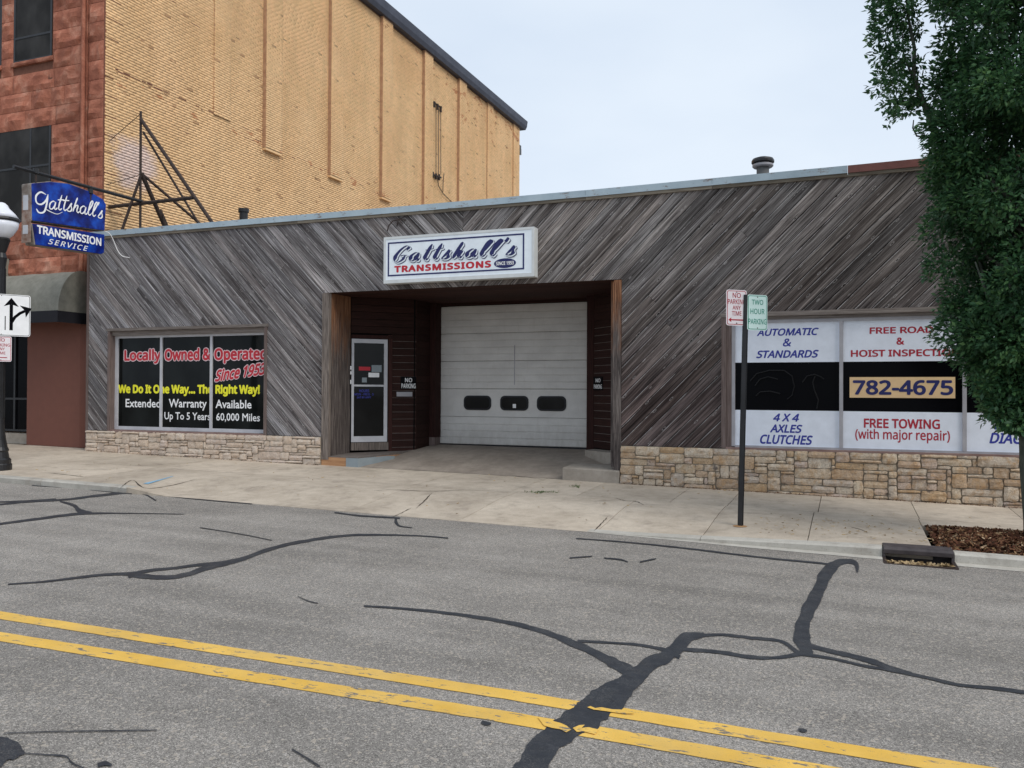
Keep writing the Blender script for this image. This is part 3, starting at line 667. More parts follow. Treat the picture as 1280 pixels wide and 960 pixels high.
hair_crack([(500, 588.5), (545, 590), (600, 592), (650, 595), (682, 598)], .022, (-6.5, -.1)); hair_crack([(462, 612), (490, 611), (540, 612.5), (580, 611), (622, 612)], .016, (-6.5, -1.6))
hair_crack([(520, 626), (532, 620), (540, 615)], .016, (-6.5, -2.2)); hair_crack([(490, 636), (505, 631), (514, 628)], .014, (-6.5, -2.8)); hair_crack([(60, 592), (85, 594), (108, 596)], .02, (-12, -3)); hair_crack([(160, 584), (190, 583.5), (215, 582)], .014, (-11, -2))
hair_crack([(150, 612), (165, 604), (180, 610), (215, 607), (246, 602)], .02, (-10.4, -3.6)); hair_crack([(1060, 658), (1075, 661), (1085, 665)], .012, (0, -2.7)); hair_crack([(900, 628), (930, 630), (960, 630.5)], .010, (-1.4, -1.0))
# painted survey mark, weeds, litter
mb = MB(); 
ribbon(mb, [onN(u, v, (0, -3.7, walk_z(-9.9, -3.7)), (0, 0, 1))[:2] for u, v in ((182, 612), (200, 608), (216, 604))], lambda t, d: .09*(1-.6*t), lambda a, b, h: (a, b, walk_z(a, b)+.004+h))
mb.build('survey_paint_mark', M['bluespray'], walk)
def chips(name, n, pts_fn, size, m, lift=.004, seed=1, flat=.5, **tg):
    rr = np.random.RandomState(seed); V = []; Fc = []
    for i in range(n):
        x, y, z = pts_fn(rr); L = size[0]+rr.rand()*(size[1]-size[0]); w = L*(.2+.3*rr.rand())
        d = rr.randn(3); d[2] *= flat; d /= np.linalg.norm(d); e = np.cross(d, rr.randn(3)*np.array([.3, .3, 1])); e /= np.linalg.norm(e)
        t = np.cross(d, e)*w*.3; c = np.array([x, y, z+lift]); k = len(V)
        V += [c-d*L/2-e*w/2, c+d*L/2-e*w/2*.6, c+d*L/2+e*w/2, c-d*L/2+e*w/2*.7, c+t]
        Fc += [(k, k+1, k+4), (k+1, k+2, k+4), (k+2, k+3, k+4), (k+3, k, k+4)]
    return np_mesh(name, np.array(V), np.array(Fc), m, **tg)
# tree pit with mulch
PX0, PX1, PY0, PY1 = .93, 3.5, CURB+.155, -2.33
pit = MB(); nx, ny = 26, 16; vs = []; fs = []
for j in range(ny+1):
    for i in range(nx+1):
        x = PX0+(PX1-PX0)*i/nx; y = PY0+(PY1-PY0)*j/ny; e = min(i, nx-i, j, ny-j)
        vs.append((x, y, walk_z(x, y)-.02+.06*sm(e/4)+.02*mnoise.noise((x*5, y*5, 0))))
for j in range(ny):
    for i in range(nx): a = j*(nx+1)+i; fs.append((a, a+1, a+nx+2, a+nx+1))
pit.add(vs, fs).build('tree_pit_soil', mat('soil', (.05, .028, .018), .95, .1), kind='structure')
def pitp(rr):
    x = PX0+(PX1-PX0)*rr.rand()**.9; y = PY0+(PY1-PY0)*rr.rand(); e = min(x-PX0, PX1-x, y-PY0, PY1-y)
    return x, y, walk_z(x, y)-.012+.065*sm(e/.4)+.02*rr.rand()
chips('mulch', 9000, pitp, (.02, .075), M['mulch'], seed=5, label='reddish bark mulch filling the tree pit at the right kerb', cat='mulch', kind='stuff')
def litp(rr):
    if rr.rand() < .5: x = -1+rr.rand()*2.6; y = -3.6+rr.rand()*1.3
    else: x = -14+rr.rand()*17; y = -3.7*rr.rand()
    return x, y, walk_z(x, y)
chips('leaf_litter', 420, litp, (.015, .05), M['litter'], seed=8, flat=.15, label='scattered dry leaf bits and twigs on the sidewalk slabs', cat='litter', kind='stuff')
def weedp(rr):
    k = rr.choice([0, 1, 1, 3])
    if k == 0: u, v = 676+rr.randn()*4, 616.5+rr.randn()*.6
    elif k == 1: u, v = 655+rr.rand()*45, 616+rr.randn()*.4
    elif k == 2: u, v = 168+rr.randn()*4, 616.5+rr.randn()*1.0
    else: u, v = 720+rr.randn()*3, 610+rr.randn()*.7
    p = onN(u, v, (0, 0, walk_z(-4, -1.8)) if k != 2 else (0, 0, walk_z(-10.6, -3.9)), (0, 0, 1)); return p[0], p[1], walk_z(p[0], p[1])+.008*rr.rand()
chips('joint_weeds', 200, weedp, (.015, .035), M['weed'], seed=9, flat=1, label='small green weeds growing in the sidewalk joints', cat='weeds', kind='stuff')

def shadep(rr):  # dark chips added as contact shade where the stone base meets the sidewalk
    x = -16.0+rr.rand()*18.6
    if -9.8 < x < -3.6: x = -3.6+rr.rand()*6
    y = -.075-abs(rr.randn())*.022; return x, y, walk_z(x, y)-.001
chips('base_shade_chips', 1500, shadep, (.01, .035), M['mulch'], seed=12, flat=.4, label='small dark chips added as contact shade along the foot of the stone base', cat='shade chips', kind='stuff')
# ------------------------------------------------------------------ the wood-clad garage
gar = empty('garage_building', (-6.7, 0, 0), 'low garage building with weathered diagonal wood siding and a stone base', 'building')
XL, XR = -16.12, 4.6
Z0, ZOP = .69, 3.577
OPX = (-9.752, -3.65)
def rz(x): return lerp(x, (-16.2, -10, -5.7, 0, 4.6), (5.205, 5.18, 5.163, 5.20, 5.24))
WL = (-15.47, -11.20, .665, 2.93)        # left window hole
WR = (-1.90, 4.2, .69, 2.86)             # right window hole
# core walls behind the boards
mb = MB()
def wallbox(x0, x1, z0, z1, y0=.03, y1=.25): mb.box(x0, x1, y0, y1, z0, z1)
def wall_with_hole(x0, x1, hole):
    a, b, c, d = hole
    wallbox(x0, a, -.3, 5.0); wallbox(b, x1, -.3, 5.0); wallbox(a, b, -.3, c); wallbox(a, b, d, 5.0)
wall_with_hole(XL+.02, OPX[0], WL); wall_with_hole(OPX[1], XR-.02, WR)
wallbox(OPX[0], OPX[1], ZOP+.03, 5.0)
mb.box(XL+.02, XL+.22, .25, 15, -.3, 5.0); mb.box(XR-.22, XR-.02, .25, 15, -.3, 5.0); mb.box(XL+.22, XR-.22, 14.8, 15, -.3, 5.0)
mb.build('wall', M['dark'], gar)
roof = MB().box(XL+.03, XR-.03, .27, 14.95, 4.86, 4.98).build('roof', M['roof'], gar)
# diagonal boards
BW = .183; TH = .024; CX = -6.7
holes = [WL, WR, (OPX[0], OPX[1], -1, ZOP)]
def board_pieces(poly_bounds, sgn):
    """sgn=+1 boards rise to the right, -1 fall to the right; region poly_bounds=(x0,x1)"""
    x0, x1 = poly_bounds; c45 = math.sqrt(.5)
    u = Vector((c45, c45*sgn)); n = Vector((-c45*sgn, c45))          # along, across (in XZ)
    corners = [(x0, Z0), (x1, Z0), (x1, 5.2), (x0, 5.2)]
    ts = [n.dot(Vector(c)) for c in corners]; t0 = min(ts); k = 0
    t = math.floor(t0/BW)*BW
    while t < max(ts):
        w = BW; tm = t+w/2; half = w/2-.0065
        bm = bmesh.new()
        L = 40
        q = [u*(-L)+n*(tm-half), u*L+n*(tm-half), u*L+n*(tm+half), u*(-L)+n*(tm+half)]
        f = bm.faces.new([bm.verts.new((p[0], 0, p[1])) for p in q])
        def clip(co, no):
            bmesh.ops.bisect_plane(bm, geom=bm.verts[:]+bm.edges[:]+bm.faces[:], dist=1e-5, plane_co=co, plane_no=no, clear_outer=True)
        clip((x0, 0, 0), (-1, 0, 0)); clip((x1, 0, 0), (1, 0, 0)); clip((0, 0, Z0), (0, 0, -1)); clip((0, 0, 5.07), (0, 0, 1))
        if bm.faces:
            for h in holes:
                for co, no in (((h[0], 0, 0), (1, 0, 0)), ((h[1], 0, 0), (1, 0, 0)), ((0, 0, h[2]), (0, 0, 1)), ((0, 0, h[3]), (0, 0, 1))):
                    bmesh.ops.bisect_plane(bm, geom=bm.verts[:]+bm.edges[:]+bm.faces[:], dist=1e-5, plane_co=co, plane_no=no)
            kill = []
            for f in bm.faces:
                c = f.calc_center_median()
                if any(h[0] < c.x < h[1] and h[2] < c.z < h[3] for h in holes): kill.append(f)
            bmesh.ops.delete(bm, geom=kill, context='FACES')
            # occasional butt joint along long boards
            if R.random() < .35 and bm.faces:
                cs = [v.co.copy() for v in bm.verts]; pr = [u.dot(Vector((c.x, c.z))) for c in cs]
                if max(pr)-min(pr) > 2.5:
                    s_ = R.uniform(min(pr)+.8, max(pr)-.8); pc = u*s_
                    for d_ in (-.0025, .0025):
                        bmesh.ops.bisect_plane(bm, geom=bm.verts[:]+bm.edges[:]+bm.faces[:], dist=1e-6, plane_co=(pc[0]+u[0]*d_, 0, pc[1]+u[1]*d_), plane_no=(u[0], 0, u[1]))
                    kl = [f for f in bm.faces if abs(u.dot(Vector((f.calc_center_median().x, f.calc_center_median().z)))-s_) < .0024]
                    bmesh.ops.delete(bm, geom=kl, context='FACES')
            # components
            seen = set()
            bm.faces.ensure_lookup_table()
            for f in list(bm.faces):
                if f in seen: continue
                comp = []; st = [f]; seen.add(f)
                while st:
                    a = st.pop(); comp.append(a)
                    for e in a.edges:
                        for b in e.link_faces:
                            if b not in seen: seen.add(b); st.append(b)
                area = sum(a.calc_area() for a in comp)
                if area < .0012: continue
                yield comp, u, n, tm, k
                k += 1
        bm.free(); t += BW
nb = 0
for (rx0, rx1, sg) in ((XL, CX, -1), (CX, XR, 1)):
    for comp, u, n, tm, k in board_pieces((rx0+(.0 if rx0 == XL else .004), rx1-(.004 if rx1 == CX else 0)), sg):
        pts = [v.co for f in comp for v in f.verts]
        cs = sum((u.dot(Vector((p.x, p.z))) for p in pts))/len(pts)
        org = u*cs+n*tm; proud = R.uniform(-.0035, .0035)
        b2 = bmesh.new(); vm = {}
        for f in comp:
            vv = []
            for v in f.verts:
                key = (round(v.co.x, 5), round(v.co.z, 5))
                if key not in vm:
                    d = Vector((v.co.x, v.co.z))-org; vm[key] = b2.verts.new((u.dot(d), 0, n.dot(d)))
                vv.append(vm[key])
            try: b2.faces.new(vv)
            except ValueError: pass
        bmesh.ops.dissolve_limit(b2, angle_limit=.01, verts=b2.verts[:], edges=b2.edges[:])
        r_ = bmesh.ops.extrude_face_region(b2, geom=b2.faces[:])
        for v in [g for g in r_['geom'] if isinstance(g, bmesh.types.BMVert)]: v.co.y -= TH
        bmesh.ops.recalc_face_normals(b2, faces=b2.faces[:])
        me = bpy.data.meshes.new('siding_board'); b2.to_mesh(me); b2.free(); me.materials.append(M['siding'])
        o = bpy.data.objects.new('siding_board', me); link(o, gar)
        # local X along board, local Z across
        X = Vector((u[0], 0, u[1])); Zv = Vector((n[0], 0, n[1])); Yv = Zv.cross(X)
        mw = Matrix(((X.x, Yv.x, Zv.x, org[0]), (X.y, Yv.y, Zv.y, TH+proud), (X.z, Yv.z, Zv.z, org[1]), (0, 0, 0, 1)))
        o.matrix_local = Matrix.Translation(-Vector(gar.location)) @ mw
        if Yv.y < 0: 
            for v in me.vertices: v.co.y = -v.co.y
            me.flip_normals()
        nb += 1
print('boards', nb)
def plank(x0, x1, y0, y1, z0, z1, m, parent, name, **k):
    c = ((x0+x1)/2, (y0+y1)/2, (z0+z1)/2)
    return MB().box(x0, x1, y0, y1, z0, z1).build(name, m, parent, origin=c, **k)
# corner board at far left, flashings along the roof
plank(XL-.055, XL, -.02, .24, .25, 5.06, M['casing'], gar, 'corner_board')
cuts = [XL-.06, -13.3, -10.4, -7.3, -4.3, -2.1, .0, 2.3, XR+.04]
for i, (a, b) in enumerate(zip(cuts, cuts[1:])):
    red = a >= -.01; za, zb = rz(a), rz(b); t = .012 if not red else .02
    mb = MB(); a2, b2 = a+.002, b-.002
    for (y0, y1, d0, d1) in ((-.055-t/4*(i % 2), .30, 0, .012), (-.057-t/4*(i % 2), -.045, .012, .118)):
        mb.hexa([(a2, y0, za-d1), (b2, y0, zb-d1), (b2, y1, zb-d1), (a2, y1, za-d1), (a2, y0, za-d0), (b2, y0, zb-d0), (b2, y1, zb-d0), (a2, y1, za-d0)])
    mb.build('flashing', M['flashred' if red else 'flash'], gar, **({'label': 'red brown metal edge flashing'} if red else {}))
    mb = MB(); mb.hexa([(a2, -.035, za-.17), (b2, -.035, zb-.17), (b2, .03, zb-.17), (a2, .03, za-.17), (a2, -.035, za-.112), (b2, -.035, zb-.112), (b2, .03, zb-.112), (a2, .03, za-.112)])
    mb.build('trim_strip', M['strip'], gar)
# flashing return so the parapet is closed behind
MB().box(XL+.02, XR-.02, .25, .29, 4.9, 5.1).build('parapet', M['roof'], gar)

# stone base: random ashlar
def noise3(x, y, z, s): return mnoise.noise((x*s, y*s, z*s))
def stone_base(x0, x1, topz, seed):
    rr = random.Random(seed); cw = .068; ch = .055
    bot = lambda x: walk_z(x, 0)-.03
    ncol = int((x1-x0)/cw); nrow = int((topz-(-.018+SL*x1)+.04)/ch)+1
    jx = [x0+(x1-x0)*i/ncol+(rr.uniform(-.012, .012) if 0 < i < ncol else 0) for i in range(ncol+1)]
    occ = set()
    MB().prismY([(x0+.004, -.3), (x1-.004, -.3), (x1-.004, topz-.004), (x0+.004, topz-.004)], -.034, .03).build('mortar_bed', M['grout'], gar)
    for r in range(nrow):
        for c in range(ncol):
            if (r, c) in occ: continue
            w = rr.choice([2, 3, 3, 4, 5, 6, 7, 8]); h = rr.choice([1, 2, 2, 3, 3, 4]) if w < 4 else rr.choice([1, 2, 2, 3])
            while w > 1 and any((r, c+i) in occ or c+i >= ncol for i in range(w)): w -= 1
            while h > 1 and any((r+k, c+i) in occ for i in range(w) for k in range(h)): h -= 1
            if w == 1 and h == 1 and rr.random() < .5: h = 2
            for i in range(w):
                for k in range(h): occ.add((r+k, c+i))
            a, b = jx[c]+.0045, jx[min(c+w, ncol)]-.0045
            zt = topz-r*ch-.004; zb = topz-(r+h)*ch+.008
            xm = (a+b)/2; zbm = bot(xm)
            if zt < zbm+.03: continue
            zb = max(zb, zbm)
            if zb-zt > -.03: continue
            # rough face
            n1, n2 = max(3, int((b-a)/.045)), max(2, int((zt-zb)/.035)); vs = []; fs = []; dep = rr.uniform(.018, .062); sd_ = rr.random()*50
            for j in range(n2+1):
                for i in range(n1+1):
                    s, t = i/n1, j/n2; ed = min(s, 1-s, t, 1-t)
                    y = -.034-(dep*(.72 if ed == 0 else 1)+.016*noise3(a+s*(b-a)+sd_, 0, zb+t*(zt-zb), 13))
                    ox = rr.uniform(-.007, .007) if (i in (0, n1)) else 0; oz = rr.uniform(-.005, .005) if (j in (0, n2)) else 0
                    if (i in (0, n1)) and (j in (0, n2)): ox += .008*(1 if i == 0 else -1); oz += .006*(1 if j == 0 else -1)
                    vs.append((a+s*(b-a)+ox, y, zb+t*(zt-zb)+oz))
            for j in range(n2):
                for i in range(n1): q = j*(n1+1)+i; fs.append((q, q+1, q+n1+2, q+n1+1))
            ring = [i for i in range(n1+1)]+[(j+1)*(n1+1)-1 for j in range(1, n2+1)]+[n2*(n1+1)+i for i in range(n1-1, -1, -1)]+[j*(n1+1) for j in range(n2-1, 0, -1)]
            k0 = len(vs); n = len(ring)
            for q in ring: vs.append((vs[q][0], -.03, vs[q][2]))
            for i in range(n): fs.append((ring[i], k0+i, k0+(i+1) % n, ring[(i+1) % n]))
            m_ = MB(); m_.add(vs, fs); m_.build('stone', M['stone'], gar, origin=(xm, -.03, (zb+zt)/2))
stone_base(XL, OPX[0]-.045, Z0-.005, 11)
stone_base(OPX[1]-.0, XR, Z0-.005, 12)
# left shop window --------------------------------------------------
GY = .16
win = MB()
a, b, c, d = WL
fz0, fz1 = c+.05, d-.10
for x0, x1 in ((a+.01, a+.10), (b-.09, b-.01)): win.box(x0, x1, GY-.03, GY+.05, fz0, fz1)
xa = onY(202.2, 480, GY)[0]; xb = onY(264.7, 480, GY)[0]
for x in (xa, xb): win.box(x-.03, x+.03, GY-.032, GY+.04, fz0+.07, fz1-.05)
win.box(a+.10, b-.09, GY-.031, GY+.05, fz0, fz0+.075); win.box(a+.10, b-.09, GY-.031, GY+.05, fz1-.055, fz1)
lw = win.build('window', M['aluw'], gar, label='three-pane shop window with painted slogans')
for x0, x1 in ((a+.10, xa-.03), (xa+.03, xb-.03), (xb+.03, b-.09)):
    MB().box(x0, x1, GY, GY+.012, fz0+.07, fz1-.05).build('pane', M['glass'], lw)
# casing
plank(a-.05, a+.012, -.025, .24, c-.0, d+.0, M['casing'], lw, 'casing'); plank(b-.012, b+.05, -.025, .24, c, d, M['casing'], lw, 'casing')
plank(a-.07, b+.07, -.035, .24, d+.001, d+.062, M['casingh'], lw, 'casing'); plank(a+.013, b-.013, -.05, .20, c-.005, c+.046, M['sillbrown'], lw, 'sill')
plank(a+.014, b-.014, .04, .24, d-.10, d-.001, M['casingh'], lw, 'head_board')
pw = Plane((0, GY, 0), (1, 0, 0))
def LT(s, box, m, parent=lw, pl=pw, **k): return lettering(s, pl, pl.box(*box), m, parent, **k)
def outl(s, box, m1, m2, h1=.003, h2=.006, b1=.085, b2=.035, **k):
    LT(s, (box[0]-1, box[1]-1, box[2]+1, box[3]+1), m2, bold=b1, h=h1, **k); LT(s, box, m1, bold=b2, h=h2, **k)
outl('Locally', (155.5, 436, 201.5, 455), M['red'], M['pink']); outl('Owned &', (206, 434.5, 264, 451), M['red'], M['pink']); outl('Operated', (268, 433.5, 334, 454.5), M['red'], M['pink'])
outl('Since 1953', (268.7, 462, 333, 477.5), M['red'], M['pink'], shear=.35, slope=.12)
LT('We Do It One Way... The Right Way!', (147.8, 480.5, 325, 494.5), M['yel'], bold=.045)
LT('Extended', (157, 499, 200.5, 509), M['w'], bold=.015, font=False); LT('Warranty', (211, 499, 258.5, 512.5), M['w'], bold=.015, font=False); LT('Available', (269.5, 500, 314.5, 510.2), M['w'], bold=.015, font=False)
LT('Up To 5 Years', (205.5, 516, 263, 527), M['w'], bold=.012, font=False); LT('60,000 Miles', (270.3, 517, 325, 527.2), M['w'], bold=.012, font=False)
# right shop window --------------------------------------------------
GR = .06; a, b, c, d = WR
pr = Plane((0, GR, 0), (1, 0, 0))
mu = [onY(1051.5, 480, GR)[0], onY(1205.5, 480, GR)[0]]; mu += [mu[1]+1.55]
x_l = onY(919, 480, GR)[0]; zt, zb = 2.76, .745
win = MB()
win.box(x_l-.055, x_l, GR-.03, GR+.06, zb-.02, zt+.03)
for x in mu[:2]: win.box(x-.028, x+.028, GR-.035, GR+.06, zb-.0, zt)
win.box(x_l, b-.03, GR-.03, GR+.06, zt, zt+.05); win.box(x_l, b-.03, GR-.03, GR+.06, zb-.035, zb); win.box(b-.09, b-.03, GR-.031, GR+.06, zb, zt)
rw = win.build('window', M['alu'], gar, label='wide shop window with white lettered panels')
plank(a-.045, a+.03, -.028, .24, c, d+.0, M['casing'], rw, 'casing'); plank(a-.06, b+.06, -.036, .24, d+.001, d+.075, M['casingh'], rw, 'casing')
plank(a+.031, x_l-.056, .02, .24, c, d, M['casing'], rw, 'casing')
plank(a+.032, b-.0, -.052, .20, c-.012, c+.022, M['sillbrown'], rw, 'sill')
plank(a+.032, b, -.0, .24, zt+.052, d, M['casingh'], rw, 'head_board')
zB1, zB0 = onY(1060, 452.2, GR)[2], onY(1060, 514, GR)[2]
bays = [(x_l, mu[0]-.028), (mu[0]+.028, mu[1]-.028), (mu[1]+.028, b-.09)]
for x0, x1 in bays:
    MB().box(x0, x1, GR, GR+.012, zB1, zt).build('white_panel', M['white'], rw)
    MB().box(x0, x1, GR, GR+.012, zb, zB0).build('white_panel', M['white'], rw)
    MB().box(x0, x1, GR+.01, GR+.02, zB0, zB1).build('pane', M['black'], rw)
def RT(s, box, m, **k): return LT(s, box, m, parent=rw, pl=pr, **k)
B = M['navy'] if False else M['blue']; D = M['dred']
RT('AUTOMATIC', (946, 409.5, 1023.5, 420.3), B, shear=.25, bold=.028); RT('&', (978.5, 423, 989, 433.2), B, shear=.2, bold=.02); RT('STANDARDS', (945.3, 437.2, 1023.5, 447.8), B, shear=.25, bold=.028)
RT('FREE ROAD', (1087, 407.5, 1167, 417.5), D, bold=.028); RT('&', (1120.5, 421.7, 1130.5, 431), D, bold=.028); RT('HOIST INSPECTION', (1063.5, 435.8, 1200, 446.3), D, bold=.028)
RT('FREE TOWING', (1079.8, 524.3, 1175, 534.8), D, bold=.028); RT('(with major repair)', (1069, 538, 1187.5, 552), D, bold=.015)
RT('4 X 4', (966.3, 517.2, 999, 526.6), B, shear=.25, bold=.028); RT('AXLES', (962.4, 531, 1003, 540.6), B, shear=.25, bold=.028); RT('CLUTCHES', (950, 544.4, 1016, 554.6), B, shear=.25, bold=.028)
RT('ELECTRICAL', (1243, 526, 1347, 537), B, shear=.25, bold=.028); RT('DIAGNOSTICS', (1236.7, 543, 1354, 554.3), B, shear=.25, bold=.028)
q = pr.box(1062, 471.2, 1194, 497)
MB().box(q[0], q[2], GR-.006, GR+.009, q[1], q[3]).build('number_plate', M['tanplate'], rw)
RT('782-4675', (1066, 475, 1191.5, 493.5), M['navy'], bold=.03, h=.009)
nm = MB()
for pts in ([(938, 476), (946, 467), (962, 463), (980, 463), (990, 470), (993, 483), (990, 494), (984, 499)], [(945, 495), (950, 490), (962, 489), (975, 492)], [(1003, 478), (1009, 470), (1018, 468), (1026, 471), (1030, 474)], [(1019, 470), (1016, 478), (1018, 488), (1023, 500), (1021, 511)], [(944, 482), (950, 474), (960, 471), (972, 474)]):
    nm.tube([Vector(onY(u, v, GR-.01)) for u, v in pts], .010, 6)
nm.build('neon_tube', M['neon'], rw)

# recessed drive-in ----------------------------------------------------
SO = ZOP
ga = -.018
def ramp_z(x, y): return lerp(y, (-.1, 0, .5, 1.7, 2.65, 6), (-.018+SL*x, -.018+SL*x+.004, .14-.0148*(x+6.7)*.8+.02, .36-.004*(x+6.7), .428-.005*(x+6.7), .43))
slab(lambda s, t: (-9.7+s*(6.0), .025+t*2.75), 14, 14, 'driveway_slab', M['ramp'], zf=ramp_z)
MB().prism([(OPX[0]+.02, .03), (OPX[1]-.005, .03), (OPX[1]-.005, 2.9), (OPX[0]+.02, 2.9)], SO+.002, SO+.028).build('soffit', M['soffit'], gar)
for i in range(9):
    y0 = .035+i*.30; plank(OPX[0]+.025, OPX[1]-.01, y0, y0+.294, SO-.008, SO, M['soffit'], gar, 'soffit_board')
# left post and splayed office wall
PXL = -9.62
plank(OPX[0]-.04, PXL-.002, -.03, .045, .235, SO-.01, M['post'], gar, 'door_post', label='weathered grey post left of the drive-in')
ys = [.047, .24, .43, .60, .74]
for i in range(4):
    plank(PXL-.10, PXL+R.uniform(0, .012), ys[i]+.003, ys[i+1]-.003, .22, SO-.01, M['postmix'], gar, 'post_board')
WA = Vector((-9.60, .745)); WB_ = Vector((-8.58, 1.70)); wd = (WB_-WA).normalized(); WLN = (WB_-WA).length
pd = Plane((WA.x, WA.y, 0), (wd.x, wd.y, 0))      # normal faces the street
def wbox(mb, s0, s1, d0, d1, z0, z1):
    p = lambda s, d, z: tuple(pd.w(s, z, d)); return mb.hexa([p(s0, d1, z0), p(s1, d1, z0), p(s1, d0, z0), p(s0, d0, z0), p(s0, d1, z1), p(s1, d1, z1), p(s1, d0, z1), p(s0, d0, z1)])
def wplank(s0, s1, d0, d1, z0, z1, m, name, parent=gar, **k):
    o = MB().box(-(s1-s0)/2, (s1-s0)/2, -(d1-d0)/2, (d1-d0)/2, -(z1-z0)/2, (z1-z0)/2).build(name, m, parent, **k)
    c = pd.w((s0+s1)/2, (z0+z1)/2, (d0+d1)/2); o.location = c-parent_world(parent); o.rotation_euler = (0, 0, math.atan2(wd.y, wd.x)); return o
sR = pd.at(484, 500)[0]; print('door right edge s', sR, WLN)
zD0, zD1 = pd.at(482, 552)[1], pd.at(482, 424.5)[1]; print('door z', zD0, zD1)
mb = MB(); wbox(mb, -.3, WLN, -.12, -.03, .2, SO); mb.build('recess_wall', M['dark'], gar)
z = .27
while z < SO-.02:
    z2 = min(z+.147, SO-.005)
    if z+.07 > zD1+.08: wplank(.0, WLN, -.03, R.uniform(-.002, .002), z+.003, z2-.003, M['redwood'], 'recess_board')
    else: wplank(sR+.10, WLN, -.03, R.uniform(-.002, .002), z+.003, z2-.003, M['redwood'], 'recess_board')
    MB_ = None; z += .15
for zz in np.arange(.27, zD1+.1, .15):      # worn pale board edges laid on as thin strips
    wplank(sR+.11, WLN-.01, -.004, .0025, zz-.003, zz+.0025, M['casingh'], 'board_edge')
for zz in np.arange(1.02+.3, 3.0, .15)[:0]: pass
wplank(sR+.02, sR+.10, -.03, .02, .3, zD1+.1, M['redwoodz'], 'door_jamb'); wplank(0, sR+.10, -.03, .021, zD1+.012, zD1+.085, M['redwoodz'], 'door_head')
door = MB(); s0 = .01
wbox(door, s0, s0+.05, -.03, .01, zD0, zD1); wbox(door, sR-.075, sR, -.03, .012, zD0, zD1); wbox(door, s0+.05, sR-.075, -.03, .011, zD1-.085, zD1); wbox(door, s0+.05, sR-.075, -.03, .011, zD0, zD0+.12)
zm = pd.at(460, 482)[1]; wbox(door, s0+.05, sR-.075, -.028, .009, zm-.02, zm+.02)
dr = door.build('office_door', M['aluw'], gar)
mb = MB(); wbox(mb, s0+.05, sR-.075, -.02, -.008, zm+.02, zD1-.085); mb.build('pane', M['glassd'], dr)
mb = MB(); wbox(mb, s0+.05, sR-.075, -.02, -.008, zD0+.12, zm-.02); mb.build('pane', M['glassd'], dr)
pdg = Plane(pd.w(0, 0, -.008), (wd.x, wd.y, 0))
for (bx, mm, nm_) in (((448.5, 458.5, 463, 463), M['red'], 'sticker'), ((460.5, 466, 474, 471.5), M['w'], 'sticker'), ((464.5, 456.5, 477, 465), M['chalk'], 'sticker'), ((437, 457.5, 440, 462), M['w'], 'sticker'), ((437, 464, 440, 468), M['w'], 'sticker'), ((437, 475, 440, 480), M['w'], 'sticker'), ((452.5, 472, 458.5, 478), M['chalk'], 'sticker')):
    q = pdg.box(*bx); m_ = MB(); m_.add([tuple(pdg.w(x_, y_, .002)) for x_, y_ in ((q[0], q[1]), (q[2], q[1]), (q[2], q[3]), (q[0], q[3]))], [(0, 1, 2, 3)]); m_.build(nm_, mm, dr)
for s_, bx in (('HOURS', (449, 486.8, 461.5, 490.3)), ('MON - FRI 8 - 5', (443, 491.5, 467, 494.3)), ('SAT BY APPT', (446, 495.5, 464, 498))):
    lettering(s_, pdg, pdg.box(*bx), M['blue'], dr, h=.002, bold=.02)
wplank(0.0, sR+.02, -.04, .05, zD0-.17, zD0-.01, M['post'], 'door_threshold')
# return wall + post beside the roll-up door
z = .3
while z < SO-.03:
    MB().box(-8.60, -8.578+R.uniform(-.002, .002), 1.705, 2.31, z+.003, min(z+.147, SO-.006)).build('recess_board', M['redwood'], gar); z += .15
MB().box(-8.70, -8.60, 1.66, 2.60, .2, SO).build('recess_wall', M['dark'], gar)
plank(-8.62, -8.44, 2.32, 2.62, .60, SO-.01, M['redwoodz'], gar, 'door_post'); plank(-8.62, -8.45, 2.33, 2.62, .30, .597, M['casing'], gar, 'door_post', label='pale scuffed foot of the post')
